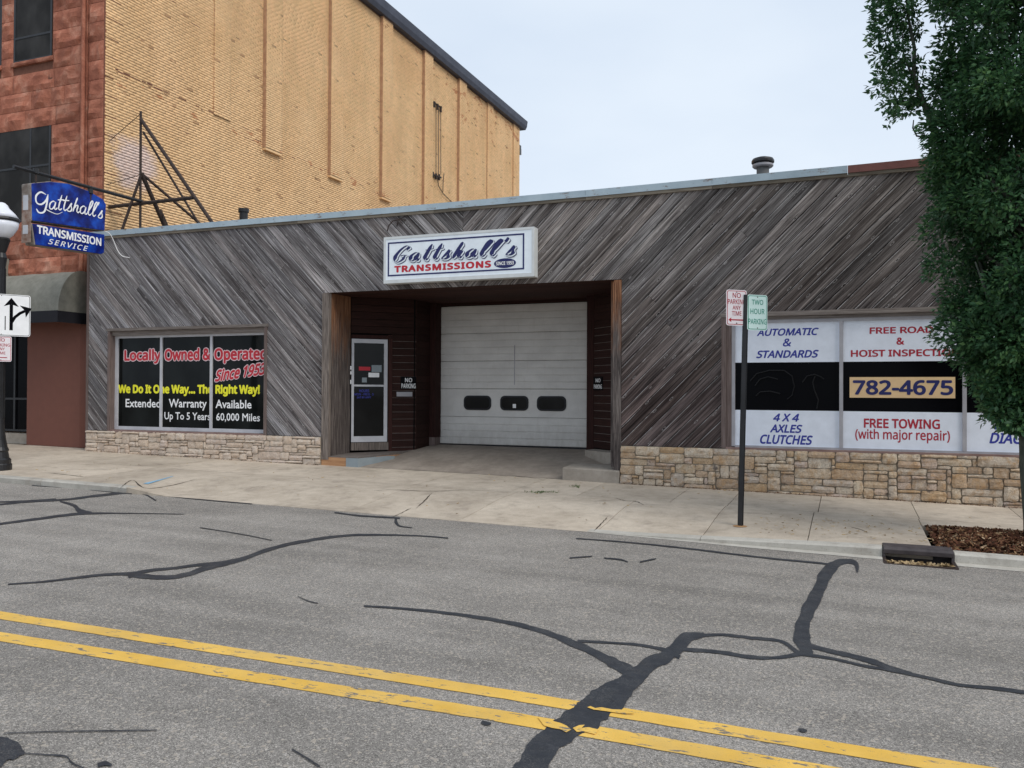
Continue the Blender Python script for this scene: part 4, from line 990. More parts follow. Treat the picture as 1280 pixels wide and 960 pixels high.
# roll-up door
GYD = 2.60; gx0, gx1 = onY(550, 470, GYD)[0], onY(740, 470, GYD)[0]; gz0 = onY(640, 557.5, GYD)[2]+.01; gz1 = 3.50
print('garage door', gx0, gx1, gz0, gz1)
rd = empty('rollup_door', (0, 0, 0)); rd.parent = gar; rd.location = Vector(((gx0+gx1)/2, GYD, gz0))-Vector(gar.location)
H5 = (gz1-gz0)/5
wp = [onY(u, 502.5, GYD) for u in (597, 643, 689.5)]
for i in range(5):
    za, zb2 = gz0+i*H5, gz0+(i+1)*H5; mb = MB()
    if i == 1:
        mb.box(gx0, gx1, GYD, GYD+.045, za+.004, zb2-.004)
        mb.box(gx0, gx1, GYD-.008, GYD, za+.004, za+.05); mb.box(gx0, gx1, GYD-.008, GYD, zb2-.05, zb2-.004)
    else:
        # ribbed steel section: shallow trapezoid ribs
        prof = [(GYD+.045, za+.004), (GYD+.006, za+.004)]; k = 4
        for r_ in range(k):
            a_ = za+.012+(H5-.024)*r_/k; b_ = za+.012+(H5-.024)*(r_+1)/k
            prof += [(GYD-.004, a_+.004), (GYD-.004, b_-.016), (GYD+.008, b_-.010), (GYD+.008, b_-.002)]
        prof += [(GYD+.006, zb2-.004), (GYD+.045, zb2-.004)]
        mb.prismX(prof[::-1], gx0, gx1)
    sec = mb.build('door_section', M['garage'], rd)
    if i == 1:
        for p in wp:
            hw, hh = .325, .158; zc = (za+zb2)/2
            def rr_(hw, hh, rad, n=6):
                out = []
                for cx_, cz_, a0 in ((hw-rad, hh-rad, 0), (-hw+rad, hh-rad, 90), (-hw+rad, -hh+rad, 180), (hw-rad, -hh+rad, 270)):
                    for k in range(n+1): an = math.radians(a0+90*k/n); out.append((p[0]+cx_+rad*math.cos(an), zc+cz_+rad*math.sin(an)))
                return out[::-1]
            w_ = MB().prismY(rr_(hw, hh, .105)[::-1], GYD-.022, GYD+.002).build('window', M['rubber'], rd)
            MB().prismY(rr_(hw-.035, hh-.035, .095)[::-1], GYD-.026, GYD-.020).build('pane', M['glassd'], rd)
q = Plane((0, GYD-.027, 0), (1, 0, 0)).box(641, 505, 645, 510)
MB().box(q[0], q[2], GYD-.029, GYD-.026, q[1], q[3]).build('sticker', M['w'], rd)
MB().box(gx0+.01, gx1-.01, GYD+.005, GYD+.035, gz0-.05, gz0+.003).build('bottom_seal', M['rubber'], rd)
for zz0, zz1 in ((gz0+H5*2.15, gz0+H5*3.55),):
    xx = onY(643.5, 450, GYD)[0]; MB().box(xx-.012, xx+.006, GYD-.008, GYD-.003, zz0, zz1).build('seam_strip', M['alu'], rd)
MB().box(OPX[0], OPX[1], GYD+.05, GYD+.12, .0, SO).build('inner_wall', M['dark'], gar)
MB().box(-8.44, gx1+.02, 2.585, 2.64, gz1+.01, SO-.012).build('door_header', M['redwood'], gar)
# right splayed wall, post, blocks
RA = Vector((-4.748, 2.07)); RB = Vector((-3.78, 1.102)); rdv = (RB-RA).normalized(); pR = Plane((RA.x, RA.y, 0), (rdv.x, rdv.y, 0))
z = .49
rl = (RB-RA).length
while z < SO-.03:
    o = MB().box(-rl/2, rl/2, -.014, .014, -.0715, .0715).build('recess_board', M['redwood'], gar)
    c = pR.w(rl/2, z+.075, -.014+R.uniform(-.002, .002)); o.location = c-Vector(gar.location); o.rotation_euler = (0, 0, math.atan2(rdv.y, rdv.x)); z += .15
    if z < 2.9:
        o = MB().box(-rl/2+.02, rl/2-.02, -.003, .003, -.003, .003).build('board_edge', M['casingh'], gar)
        c = pR.w(rl/2, z, .0); o.location = c-Vector(gar.location); o.rotation_euler = (0, 0, math.atan2(rdv.y, rdv.x))
mb = MB(); p = lambda s, d, z: tuple(pR.w(s, z, d)); mb.hexa([p(0, -.03, .2), p(rl+.1, -.03, .2), p(rl+.1, -.12, .2), p(0, -.12, .2), p(0, -.03, SO), p(rl+.1, -.03, SO), p(rl+.1, -.12, SO), p(0, -.12, SO)]); mb.build('recess_wall', M['dark'], gar)
plank(-4.905, -4.76, 2.10, 2.62, .3, SO-.01, M['redwoodz'], gar, 'door_post')
plank(-3.865, -3.785, .10, .24, .30, SO-.012, M['postmix'], gar, 'door_post'); plank(-3.783, OPX[1]-.001, -.012, .14, .12, SO-.012, M['postmix'], gar, 'door_post')
plank(-3.80, -3.745, -.02, .06, .9, SO-.05, M['postmix'], gar, 'post_board')
MB().box(-3.83, -3.70, .2, 2.6, .05, SO).build('recess_wall', M['redwood'], gar)
bA = MB().prism([(-4.82, 1.70), (-4.03, .90), (-3.84, 1.0), (-3.84, 2.0), (-4.7, 2.3)], .15, lambda x, y: .475+.02*(x+4.4)).build('concrete_block', M['block'], bevel=.012)
tag(bA, 'upper grey concrete footing block under the splayed wall right of the roll-up door', 'concrete block')
bB = MB().prism([(-4.70, -.07), (-3.66, -.075), (-3.66, .75), (-4.1, .86), (-4.72, .55)], 0.0, lambda x, y: .262+.03*y-.02*(x+4.2)).build('concrete_block', M['block'], bevel=.018)
tag(bB, 'low wide concrete slab at the foot of the right door post', 'concrete block')
# wooden step at the office door
stp = empty('wooden_step', (-9.3, .2, .13), 'low orange-brown wooden step with a chipped corner at the office door', 'step')
def P2(u, v, z): return tuple(onN(u, v, (0, 0, z), (0, 0, 1))[:2])
c1 = (-9.79, .0); c2 = (-8.93, -.02); c3 = (-8.60, 1.62); c4 = (-9.60, .76)
MB().prism([(c1[0]+.01, c1[1]+.02), (c2[0]-.015, c2[1]+.02), (c3[0]-.03, c3[1]-.03), (c4[0]+.02, c4[1])], .05, .285).build('core', M['block'], stp)
MB().prism([(c1[0], c1[1]-.012), (c2[0], c2[1]-.012), (c3[0], c3[1]), (c4[0], c4[1])], .287, lambda x, y: .305+.028*y).build('tread', M['casingh'], stp)
MB().box(c1[0], c2[0]-.28, c1[1]-.022, c1[1]+.018, .10, .286).build('riser_board', M['stepwood'], stp, origin=(-9.4, 0, .2))
MB().prism([(c2[0]-.278, c2[1]-.012), (c2[0]+.004, c2[1]-.02), (c3[0]+.004, c3[1]-.8), (c3[0]-.2, c3[1]-.8), (c2[0]-.278, c2[1]+.1)], .10, .285).build('riser_board', M['chalk'], stp, label='blue-grey painted chipped corner')
MB().prism([(c2[0]+.11, c2[1]+.5), (c3[0]+.006, c3[1]-.1), (c3[0]-.1, c3[1]-.1), (c2[0]+.0, c2[1]+.5)], .15, .292).build('riser_board', M['stepwood'], stp)

# wall signs in the recess
def flat_sign(name, pl, px, mback, rows, label, cat, group=None, t=.012, border=None, lift=.004):
    q = pl.box(*px); o_ = pl.w((q[0]+q[2])/2, q[1], lift)
    root = empty(name, o_, label, cat, group)
    m_ = MB(); P = lambda x, y, h: tuple(pl.w(x, y, h))
    m_.hexa([P(q[0], q[1], lift+t), P(q[2], q[1], lift+t), P(q[2], q[1], lift), P(q[0], q[1], lift), P(q[0], q[3], lift+t), P(q[2], q[3], lift+t), P(q[2], q[3], lift), P(q[0], q[3], lift)])
    m_.build('plate', mback, root, bevel=.002)
    for s_, bx, mm in rows: lettering(s_, pl, pl.box(*bx), mm, root, h=lift+t+.002, bold=.02)
    return root
flat_sign('no_parking_sign', pd, (500.5, 471, 520, 486.5), M['navy'] if False else M['black'], [('NO', (506, 472.5, 515, 477.8), M['w']), ('PARKING', (501.5, 479.5, 519.3, 485.3), M['w'])], 'black and white no parking plate on the dark boards beside the office door', 'sign')
flat_sign('no_parking_sign', pR, (742.5, 471, 754, 487.5), M['black'], [('NO', (745.5, 473, 751.5, 478), M['w']), ('PARKING', (743.3, 480.5, 753.3, 486), M['w'])], 'small black no parking plate right of the roll-up door', 'sign')
q = pd.box(495.5, 490, 515, 495.5)
m_ = MB(); wbox(m_, q[0], q[2], .004, .03, q[1], q[3]); wbox(m_, q[0]+.03, q[2]-.03, .03, .036, q[1]+.03, q[3]-.02)
ms = m_.build('mail_slot', M['alu']); tag(ms, 'narrow metal mail slot under the no parking plate by the office door', 'mail slot')

# ------------------------------------------------------------------ main lit sign over the drive-in
sg = empty('shop_sign', (-6.65, -.02, 3.66), 'long white rectangular box sign with navy script and red capitals above the drive-in', 'sign')
SY = -.21; xL_ = onY(479.5, 320, SY)[0]; xR_ = onY(667.5, 320, SY)[0]
zt_ = onY(573, 290, SY)[2]; zb_ = onY(573, 350, SY)[2]
print('sign', xL_, xR_, zt_, zb_)
MB().box(xL_, xR_, SY+.02, -.005, zb_, zt_).build('case', M['signalu'], sg, bevel=.008)
mb = MB(); e = .045
mb.box(xL_, xR_, SY, SY+.018, zt_-e, zt_); mb.box(xL_, xR_, SY, SY+.018, zb_, zb_+e*1.5); mb.box(xL_, xL_+e, SY, SY+.018, zb_+e*1.5, zt_-e); mb.box(xR_-e, xR_, SY, SY+.018, zb_+e*1.5, zt_-e)
mb.build('frame', M['signalu'], sg)
MB().box(xL_+e, xR_-e, SY+.008, SY+.0185, zb_+e*1.5, zt_-e).build('face', M['signwhite'], sg)
ps_ = Plane((0, SY+.008, 0), (1, 0, 0))
bx0, bz0, bx1, bz1 = xL_+.09, zb_+.135, xR_-.19, zt_-.105
mb = MB(); t_ = .028
for r4 in ((bx0, bx1, bz1-t_, bz1), (bx0, bx1, bz0, bz0+t_), (bx0, bx0+t_, bz0+t_, bz1-t_), (bx1-t_, bx1, bz0+t_, bz1-t_)): mb.box(r4[0], r4[1], SY+.004, SY+.0085, r4[2], r4[3])
mb.build('border', M['navy'], sg)
W_, H_ = bx1-bx0, bz1-bz0
sb = (bx0+.055*W_, bz0+.40*H_, bx0+.935*W_, bz0+.90*H_)
script("Gattshall's", ps_, sb, M['navy'], sg, .040, .114, shear=.36, h=.003, dx=.020, dy=-.020, name='script_shadow', gap=.2)
script("Gattshall's", ps_, sb, M['signwhite'], sg, .028, .102, shear=.36, h=.0075, dx=.012, dy=-.012, name='script_gap', gap=.2)
script("Gattshall's", ps_, sb, M['navy'], sg, .008, .086, shear=.36, h=.012, name='script_lettering', gap=.2)
lettering('TRANSMISSIONS', ps_, (bx0+.05*W_, bz0+.10*H_, bx0+.77*W_, bz0+.30*H_), M['red'], sg, h=.003, bold=.05, space=1.15)
cx_, cz_ = bx0+.867*W_, bz0+.20*H_
MB().prismY([(cx_+.215*math.cos(a_), cz_+.088*math.sin(a_)) for a_ in np.linspace(0, 2*math.pi, 28, endpoint=False)], SY+.004, SY+.0085).build('oval_badge', M['navy'], sg)
lettering('SINCE 1953', ps_, (cx_-.175, cz_-.033, cx_+.175, cz_+.033), M['w'], sg, h=.006, bold=.03)
m_ = MB(); b0 = Vector(onY(484, 289, -.1))
m_.tube([b0, b0+Vector((.03, 0, .1)), b0+Vector((.12, .0, .19)), b0+Vector((.22, .05, .22)), b0+Vector((.36, .09, .21))], .012, 6)
m_.tube([b0+Vector((.16, .09, .10)), b0+Vector((.22, .05, .22)), b0+Vector((.29, .09, .14))], .009, 6); m_.tube([b0+Vector((.14, .09, .27)), b0+Vector((.24, .05, .225)), b0+Vector((.33, .09, .28))], .009, 6)
m_.build('bracket', M['rustm'], sg)

# ------------------------------------------------------------------ roof vents, roof steel frame, hanging blue sign
c = Vector(onY(953.5, 215, 1.5))
vt = MB().lathe([(.11, -.75), (.11, .16), (.125, .165), (.125, .19)], (c.x, c.y, c.z), 20)
vo = vt.build('roof_vent', [M['roof']], roof, smooth=False)
MB().lathe([(.165, .08), (.185, .10), (.185, .13), (.13, .16)], (c.x, c.y, c.z), 24).build('vent_collar', M['alu'], roof)
MB().lathe([(.17, .155), (.20, .165), (.20, .20), (.18, .235), (.10, .262), (.02, .268)], (c.x, c.y, c.z), 24).build('vent_cap', M['blackm'], roof)
c = Vector(onY(304.5, 272, 2.0))
MB().lathe([(.10, -.9), (.10, .12), (.125, .125), (.125, .21), (.10, .215)], (c.x, c.y, c.z), 20).build('vent_pipe', M['blackm'], roof)
fr = empty('roof_mast', (-15.19, .6, 5.0), 'rusty black steel frame standing on the roof edge beside the tan brick wall', 'roof mast')
FYm = .6
def FP(u, v, y=FYm): return Vector(onY(u, v, y))
def bar(a_, b_, r, m='rustm', name='strut'): return MB().tube([a_, b_], r, 8).build(name, M[m], fr)
top = FP(176, 139); mid = FP(177, 217)
bar(top, Vector((top.x+.02, .6, 4.9)), .028, name='mast')
e1 = FP(176, 149); bar(e1, e1+(FP(265, 278)-e1)*1.1, .042)
e1 = FP(179, 165); bar(e1, e1+(FP(247, 277, .9)-e1)*1.1, .026); 
bar(mid, mid+(FP(152, 289, .35)-mid)*1.1, .032); bar(mid, mid+(FP(206, 283, 1.3)-mid)*1.15, .05); bar(mid, mid+(FP(247, 277, 1.8)-mid)*1.1, .032); bar(FP(201, 262, 1.3), FP(212, 288, .9), .022)
bar(Vector((-16.18, .6, 5.925)), FP(242, 247), .045, name='crossbar')
bar(FP(177, 252)+Vector((0, .03, 0)), Vector(onX(17, 208, -15.19)), .038, 'blackm', 'boom')
bar(FP(176, 142), Vector((-16.18, .55, 7.45)), .008, name='guy_wire'); bar(FP(177, 218), Vector((-16.18, .5, 6.42)), .008, name='guy_wire')
bs = empty('hanging_sign', (-15.19, -1.3, 4.55), 'blue double-deck enamel box sign with white script hanging from the boom at far left', 'sign')
SX = -15.19
def X2(u, v): p = onX(u, v, SX); return (float(p[1]), float(p[2]))
outer_t = [X2(39, 276), X2(38, 229), X2(62, 226.5), X2(86, 229), X2(110, 238), X2(129, 249), X2(133, 256), X2(131, 289)]
outer_b = [X2(43, 306), X2(39, 279), X2(131, 293), X2(130.5, 316), X2(127, 318)]
TK = .26
def rnd_prism(poly, m, name, x0=SX-TK, x1=SX): return MB().prismX(poly[::-1], x0, x1).build(name, m, bs, bevel=.02)
RUSTC = m_metal('rusted_case', (.12, .085, .065), (.34, .31, .28), .8, 7); rnd_prism(outer_t, RUSTC, 'case'); rnd_prism(outer_b, RUSTC, 'case')
def inset(poly, d=.03):
    c_ = np.mean(np.array(poly), 0); return [tuple(c_+(np.array(p)-c_)*(1-d/np.linalg.norm(np.array(p)-c_)*1.0)) for p in poly]
for poly in (outer_t, outer_b):
    ip = inset(poly, .02); MB().prismX(ip[::-1], SX-.005, SX+.014).build('face', M['bluetop'], bs, bevel=.008)
# street end with pale rusted panels
y0e = X2(38, 229)[0]
for (v0, v1) in ((240, 262), (281, 292)):
    zA = X2(39, v1)[1]; zB = X2(39, v0)[1]; yy = y0e-.012
    MB().box(SX-TK+.05, SX-.07, yy-.01+.03, yy+.03, zA, zB).build('end_panel', M['aluw'], bs)
MB().box(SX-TK+.01, SX-.01, y0e+.012, y0e+.03, X2(40, 303)[1], X2(38, 232)[1]).build('end_plate', m_metal('rusted_plate', (.16, .07, .04), (.35, .28, .24), .8, 9), bs)
pb = Plane((SX+.014, 0, 0), (0, 1, 0))
gb = pb.box(46, 250, 130, 259)   # script box
za_ = X2(90, 262)[1]
def arcw(word, x0, z0, x1, z1, hgt):
    o = script(word, pb, (x0, 0, x1, hgt), M['w'], bs, .022, .034, shear=.12, h=.003)
    for v in o.data.vertices:
        t = (v.co.y+bs.location.y*0-x0)/(x1-x0); v.co.z += z0+(z1-z0)*t+.03*math.sin(math.pi*min(1, max(0, t)))
    return o
yA, zA = pb.at(62, 261); yB, zB = pb.at(127.5, 272)
o = script("g", pb, (pb.at(45, 240)[0], pb.at(50, 266)[1], pb.at(60, 240)[0], pb.at(50, 240)[1]), M['w'], bs, .030, .040, shear=.1, h=.003)
arcw("attshall's", yA, zA, yB, zB-.02, .34)
mb = MB(); ribbon(mb, [pb.at(58, 262), pb.at(66, 266), pb.at(72, 267.5), pb.at(78, 265)], lambda t, d: .018*(1-.6*t), pb.w, .003); mb.build('underline', M['w'], bs)
q0 = pb.at(46, 290.5); q1 = pb.at(126.5, 304.5); hcap = pb.at(46, 279)[1]-q0[1]
lettering('TRANSMISSION', pb, (q0[0], q0[1]-.02, q1[0], q0[1]+hcap-.03), M['w'], bs, h=.003, bold=.03)
q0 = pb.at(60, 302); q1 = pb.at(110, 310.5)
lettering('SERVICE', pb, (q0[0], q0[1]-.045, q1[0], q0[1]+.065), M['w'], bs, h=.003, bold=.01, shear=.3, space=1.25)
for u_, v_ in ((45, 214), (113, 239)):
    p_ = Vector(onX(u_, v_, -15.19)); MB().tube([p_+Vector((0, 0, .06)), p_-Vector((0, 0, .22))], .02, 8).build('hanger', M['rustm'], bs)
    MB().lathe([(.055, -.05), (.055, .05)], tuple(p_), 12).build('clamp', M['blackm'], bs)
cb = MB().tube([Vector(p) for p in catmull([tuple(onY(u, v, y)) for u, v, y in ((131, 289, -.4), (137, 292, -.3), (142, 301, -.2), (147, 313, -.12), (153, 320, -.08), (162, 322, -.04))], 6)], .009, 6).build('cable', M['w'])
tag(cb, 'white electric cable looping from the blue hanging sign to the siding', 'cable')

# ------------------------------------------------------------------ tan brick and sandstone building at the left
bld = empty('brick_building', (-20, 10, 0), 'tall tan painted brick building with a red sandstone street front', 'building')
BX = -16.2; ZT = 15.62; YE = 27.15; YF = .41
MB().box(BX-13, BX-.012, YF+.62, YE, -.2, 4.6).box(BX-13, BX-.013, YF+.04, YE-.002, 4.6, ZT).build('wall', M['mortar'], bld)
bl, bh, cl, ch_ = .213, .0575, .213, .0675
rs = np.random.RandomState(4); boxes = []
def brick_rows(y0, y1, z0, z1, xf):
    nrow = int((z1-z0)/ch_)
    for r_ in range(nrow):
        off = (r_ % 2)*cl/2+rs.uniform(-.03, .03); y = y0-off
        while y < y1-.03:
            a_, b_ = max(y, y0)+.0004, min(y+bl, y1)-.0004
            if b_-a_ > .03: boxes.append((a_, b_, z0+r_*ch_, z0+r_*ch_+bh, xf+rs.uniform(-.001, .001)))
            y += cl
brick_rows(YF+.05, YE, 4.75, ZT-.02, BX)
bx_ = np.array(boxes); n = len(bx_); print('bricks', n)
V = np.zeros((n, 8, 3)); 
for k, (iy, iz, back) in enumerate(((0, 2, 0), (1, 2, 0), (1, 3, 0), (0, 3, 0), (0, 2, 1), (1, 2, 1), (1, 3, 1), (0, 3, 1))):
    V[:, k, 0] = bx_[:, 4]-(.016 if back else 0); V[:, k, 1] = bx_[:, iy]; V[:, k, 2] = bx_[:, iz]+rs.uniform(-.002, .002, n)
FQ = np.array([(0, 1, 2, 3), (4, 5, 1, 0), (1, 5, 6, 2), (3, 2, 6, 7), (4, 0, 3, 7)])
FF = (np.arange(n)[:, None, None]*8+FQ[None]).reshape(-1, 4)
np_mesh('brick', V.reshape(-1, 3), FF, M['brick'], bld, kind='stuff')
# pilasters with bare brick returns
for i, (ya, yb, pj) in enumerate(((4.08, 4.75, .035), (6.18, 6.95, .13), (9.57, 10.32, .13), (12.92, 13.65, .13), (16.27, 17.0, .13), (19.6, 20.35, .13), (22.9, 23.6, .06), (26.3, 27.14, .06))):
    boxes = []
    zb2 = 9.2 if i == 0 else 8.86
    brick_rows(ya, yb, zb2, ZT-.02, BX+pj)
    q_ = np.array(boxes); n = len(q_); V = np.zeros((n, 8, 3))
    for k, (iy, iz, back) in enumerate(((0, 2, 0), (1, 2, 0), (1, 3, 0), (0, 3, 0), (0, 2, 1), (1, 2, 1), (1, 3, 1), (0, 3, 1))):
        V[:, k, 0] = q_[:, 4]-(.016 if back else 0); V[:, k, 1] = q_[:, iy]; V[:, k, 2] = q_[:, iz]
    FF = (np.arange(n)[:, None, None]*8+FQ[None]).reshape(-1, 4)
    po = MB().box(BX-.01, BX+pj-.012, ya+.004, yb-.004, zb2, ZT-.02).build('pilaster', M['redbrick'], bld)
    np_mesh('brick', V.reshape(-1, 3), FF, M['brick'], po, kind='stuff')
    if pj > .1:
        cm = MB()
        for r_ in range(int((ZT-zb2-.05)/ch_)): cm.box(BX+.004, BX+pj-.008+.0*(r_ % 2), ya-.006-.002*(r_ % 2), ya+.003, zb2+r_*ch_, zb2+r_*ch_+bh)
        cm.build('brick', M['redbrick'], po, kind='stuff')
        MB().box(BX+.0, BX+pj*.9, ya, yb, zb2-.075, zb2-.012).build('corbel', M['brick'], po)
# open joints: broken, unpointed mortar lines on the painted wall
mb = MB(); rj = random.Random(31)
def slit(y, z, L, hh=.022, x=BX+.0035): mb.box(x-.01, x, y, y+L, z, z+hh)
y = .75
while y < 3.95:
    L = rj.uniform(.08, .32); zc = 9.24-.05*rj.random()
    if rj.random() < .85: slit(y, zc, L, rj.uniform(.012, .04))
    if rj.random() < .35: slit(y+.03, zc-.0675, L*.6, .02)
    y += L+rj.uniform(.0, .06)
for (ya_, yb_) in ((5.2, 6.1), (7.6, 9.4), (11.2, 12.8), (14.6, 16.0)):
    y = ya_
    while y < yb_:
        L = rj.uniform(.06, .25)
        if rj.random() < .8: slit(y, 8.93+.0675*rj.choice([0, 0, 1]), L, rj.uniform(.010, .026))
        y += L+rj.uniform(.0, .12)
for k in range(24):
    zq = 4.9+.455*k
    if zq < ZT: slit(.44, zq+rj.uniform(-.03, .03), rj.uniform(.25, .55), .018); 
for k in range(90):
    slit(rj.uniform(1, 26), rj.uniform(6, 15.4), rj.uniform(.05, .3), rj.uniform(.008, .02))
mb.build('open_joint', M['smortar'], bld, kind='stuff')
# cornice
mb = MB(); mb.prismY([(BX-13, ZT), (BX+.22, ZT-.02), (BX+.30, ZT+.14), (BX+.34, ZT+.42), (BX-13, ZT+.44)], .0, YE+.45); mb.build('cornice', M['cornice'], bld)
# sandstone blocks of the street front
def sblock(x0, x1, z0, z1, y=YF, name='stone', m='sandstone', rough=1.0, seed=None):
    g_ = .005; x0 += g_; x1 -= g_; z0 += g_; z1 -= g_; n1, n2 = max(3, int((x1-x0)/.09)), max(3, int((z1-z0)/.09)); vs = []; fs = []; sd_ = R.random()*99
    for j in range(n2+1):
        for i in range(n1+1):
            s, t = i/n1, j/n2; ed = min(i, n1-i, j, n2-j)
            yy = y-(.012 if ed == 0 else (.045+.075*mnoise.noise(((x0+s*(x1-x0))*3.1+sd_, 0, (z0+t*(z1-z0))*4.2))+.018*mnoise.noise(((x0+s*(x1-x0))*11+sd_, 3, (z0+t*(z1-z0))*13)))*rough)
            vs.append((x0+s*(x1-x0), yy, z0+t*(z1-z0)))
    for j in range(n2):
        for i in range(n1): q = j*(n1+1)+i; fs.append((q, q+1, q+n1+2, q+n1+1))
    ring = [i for i in range(n1+1)]+[(j+1)*(n1+1)-1 for j in range(1, n2+1)]+[n2*(n1+1)+i for i in range(n1-1, -1, -1)]+[j*(n1+1) for j in range(n2-1, 0, -1)]
    k0 = len(vs); n_ = len(ring)
    for q in ring: vs.append((vs[q][0], y+.06, vs[q][2]))
    for i in range(n_): fs.append((ring[i], k0+i, k0+(i+1) % n_, ring[(i+1) % n_]))
    m_ = MB(); m_.add(vs, fs); m_.build(name, M[m], bld, origin=((x0+x1)/2, y, (z0+z1)/2))
MB().box(BX-13, BX-.001, YF+.005, YF+.045, 4.0, ZT).build('front_wall', M['smortar'], bld)
def fx(u, v=150): return onY(u, v, YF)[0]
XW1 = fx(65); XP0, XP1 = fx(101.5), fx(110)
CH = .455
levels = [4.35+CH*i for i in range(25)]
win_lo = (-21.2, fx(64.2, 150), 5.72, 8.17); win_up = (fx(17.5, 60), fx(65.5, 40), 9.66, 11.7); win_up2 = (-20.9, fx(2.5, 60), 9.66, 11.7)
for z in levels:
    sblock(XP1+.01, BX+.0, z, z+CH)                       # corner pier
    if 4.3 < z:
        if win_lo[2]-.2 < z+CH/2 < win_lo[3]:
            sblock(XW1, XP0, z, z+CH)
        elif win_up[2]-.1 < z+CH/2 < win_up[3]:
            if R.random() < .4: xm = XW1+(XP0-XW1)*R.uniform(.35, .65); sblock(XW1+.02, xm, z, z+CH); sblock(xm, XP0, z, z+CH)
            else: sblock(XW1+.02, XP0, z, z+CH)
            sblock(win_up2[1]+.0, win_up[0], z, z+CH)
            sblock(-22.6, win_up2[0], z, z+CH)
        else:
            x = -24.0
            while x < XP0-.1:
                w = R.uniform(.8, 1.6); x2 = x+w if x+w < XP0-.5 else XP0
                sblock(x, x2, z, z+CH); x = x2
        if win_lo[2]-.2 < z+CH/2 < win_lo[3]: sblock(-22.6, win_lo[0], z, z+CH)
MB().prismY([(XP0+.015, 3.9), (XP1-.005, 3.9), (XP1-.005, ZT-.1), (XP0+.015, ZT-.1)], YF-.05, YF+.03).build('stone_pilaster', M['sandstone'], bld)
MB().tube([(XP1-.06, YF-.10, 4.4), (XP1-.06, YF-.10, ZT-.2)], .045, 10).build('downpipe', M['sandstone'], bld)
def upwin(w, bars_x, bars_z, label=None):
    x0, x1, z0, z1 = w
    o = MB().box(x0+.005, x1-.005, YF+.0, YF+.004, z0, z1)
    fr_ = MB()
    for a_ in [x0+.03, x1-.03]+bars_x: fr_.box(a_-.03, a_+.03, YF-.012, YF+.003, z0+.05, z1)
    for a_ in [z0+.025]+bars_z: fr_.box(x0, x1, YF-.014, YF+.002, a_-.025, a_+.025)
    wo_ = fr_.build('window', M['blackm'], bld)
    MB().box(x0+.005, x1-.005, YF-.004, YF+.0035, z0, z1).build('pane', M['upglass'], wo_)
    return wo_
MBs = MB()
upwin(win_lo, [fx(38.5, 200)], [7.05]); w1 = upwin(win_up, [], [onY(40, 45, YF)[2]]); upwin(win_up2, [], [10.35])
for (a_, b_) in ((win_up[0]-.04, win_up[1]+.10), (win_up2[0], win_up2[1]+.06)): sblock(a_, b_, 9.55, 9.66, YF-.05, 'window_sill', rough=.5)
# shop front below
zg = lambda x: walk_z(x, .3)
x0p, x1p = onY(35, 480, YF)[0], onY(101, 480, YF)[0]
ZS = onY(70, 392, YF)[2]; print('shopfront z', ZS, x0p, x1p)
MB().prism([(x0p, YF-.03), (x1p, YF-.03), (BX-.38, YF+.07), (BX-.38, YF+.6), (x0p, YF+.6)], lambda x, y: zg(x)+.0, 4.0).build('red_panel', M['panelred'], bld, bevel=.01)
MB().box(BX-.375, BX-.06, YF+.2, YF+.24, .1, 4.1).build('panel_return', M['panelred'], bld)
MB().box(-24, x0p-.01, YF+.35, YF+.38, .55, 4.2).build('shop_glass', M['black'], bld)
MB().box(-24, x0p-.01, YF+.1, YF+.345, zg(-19), .52).build('stall_riser', M['block'], bld)
mb = MB()
for zz in (.56, 1.35, 3.2): mb.box(-24, x0p-.012, YF+.31, YF+.352, zz, zz+.05)
mb.box(x0p-.9, x0p-.84, YF+.312, YF+.351, .61, 4.1); mb.build('shop_frame', M['blackm'], bld)
MB().box(-24, BX-.02, YF-.02, YF+.3, 4.05, 4.36).build('lintel_band', M['sandstone'], bld)
def barrel_awning(x0, x1, ywall, yfront, zb_, zt_, label, group='shop awnings'):
    root = empty('awning', ((x0+x1)/2, ywall, zb_), label, 'awning', group)
    n = 14; prof = [(ywall, zt_)]
    for k in range(n+1):
        an = math.pi/2*(1-k/n); prof.append((ywall-(ywall-yfront)*(.18+.82*math.cos(an)), zb_+(zt_-zb_)*math.sin(an)))
    m_ = MB(); N = len(prof); nx_ = 10; vs = []
    for i in range(nx_+1):
        x = x0+(x1-x0)*i/nx_
        for k, (y, z) in enumerate(prof): vs.append((x, y, z-.035*math.sin(math.pi*((i*2.5/nx_) % 1))*math.sin(math.pi*k/N)))
    fs = [(i*N+k, (i+1)*N+k, (i+1)*N+k+1, i*N+k+1) for i in range(nx_) for k in range(N-1)]
    m_.add(vs, fs); m_.build('canvas', M['awning'], root, smooth=True)
    for x, s_ in ((x0, -1), (x1, 1)):
        MB().prismX([(ywall, zb_)]+prof, x-.006, x+.006).build('end_panel', M['awning'], root)
    m_ = MB(); m_.box(x0, x1, yfront-.006, yfront+.006, zb_-.26, zb_+.004); m_.box(x1-.006, x1+.006, yfront+.006, ywall, zb_-.26, zb_-.001); m_.box(x0-.006, x0+.006, yfront+.006, ywall, zb_-.26, zb_-.001)
    m_.build('valance', M['valance'], root)
    return root
AX = onY(109.5, 350, YF-.03)[0]
AYF = onX(73, 395, AX)[1]; Azb = onX(73, 388, AX)[2]; Azt = onY(109, 340, YF-.03)[2]
print('awning', AX, AYF, Azb, Azt)
barrel_awning(AX-2.55, AX-.02, YF-.03, AYF, Azb, Azt, 'grey barrel canvas awning with black valance beside the wood siding')
barrel_awning(AX-6.2, AX-2.62, YF-.03, AYF-.5, Azb+.25, Azt+.45, 'larger grey canvas awning at the far left edge behind the street lamp')
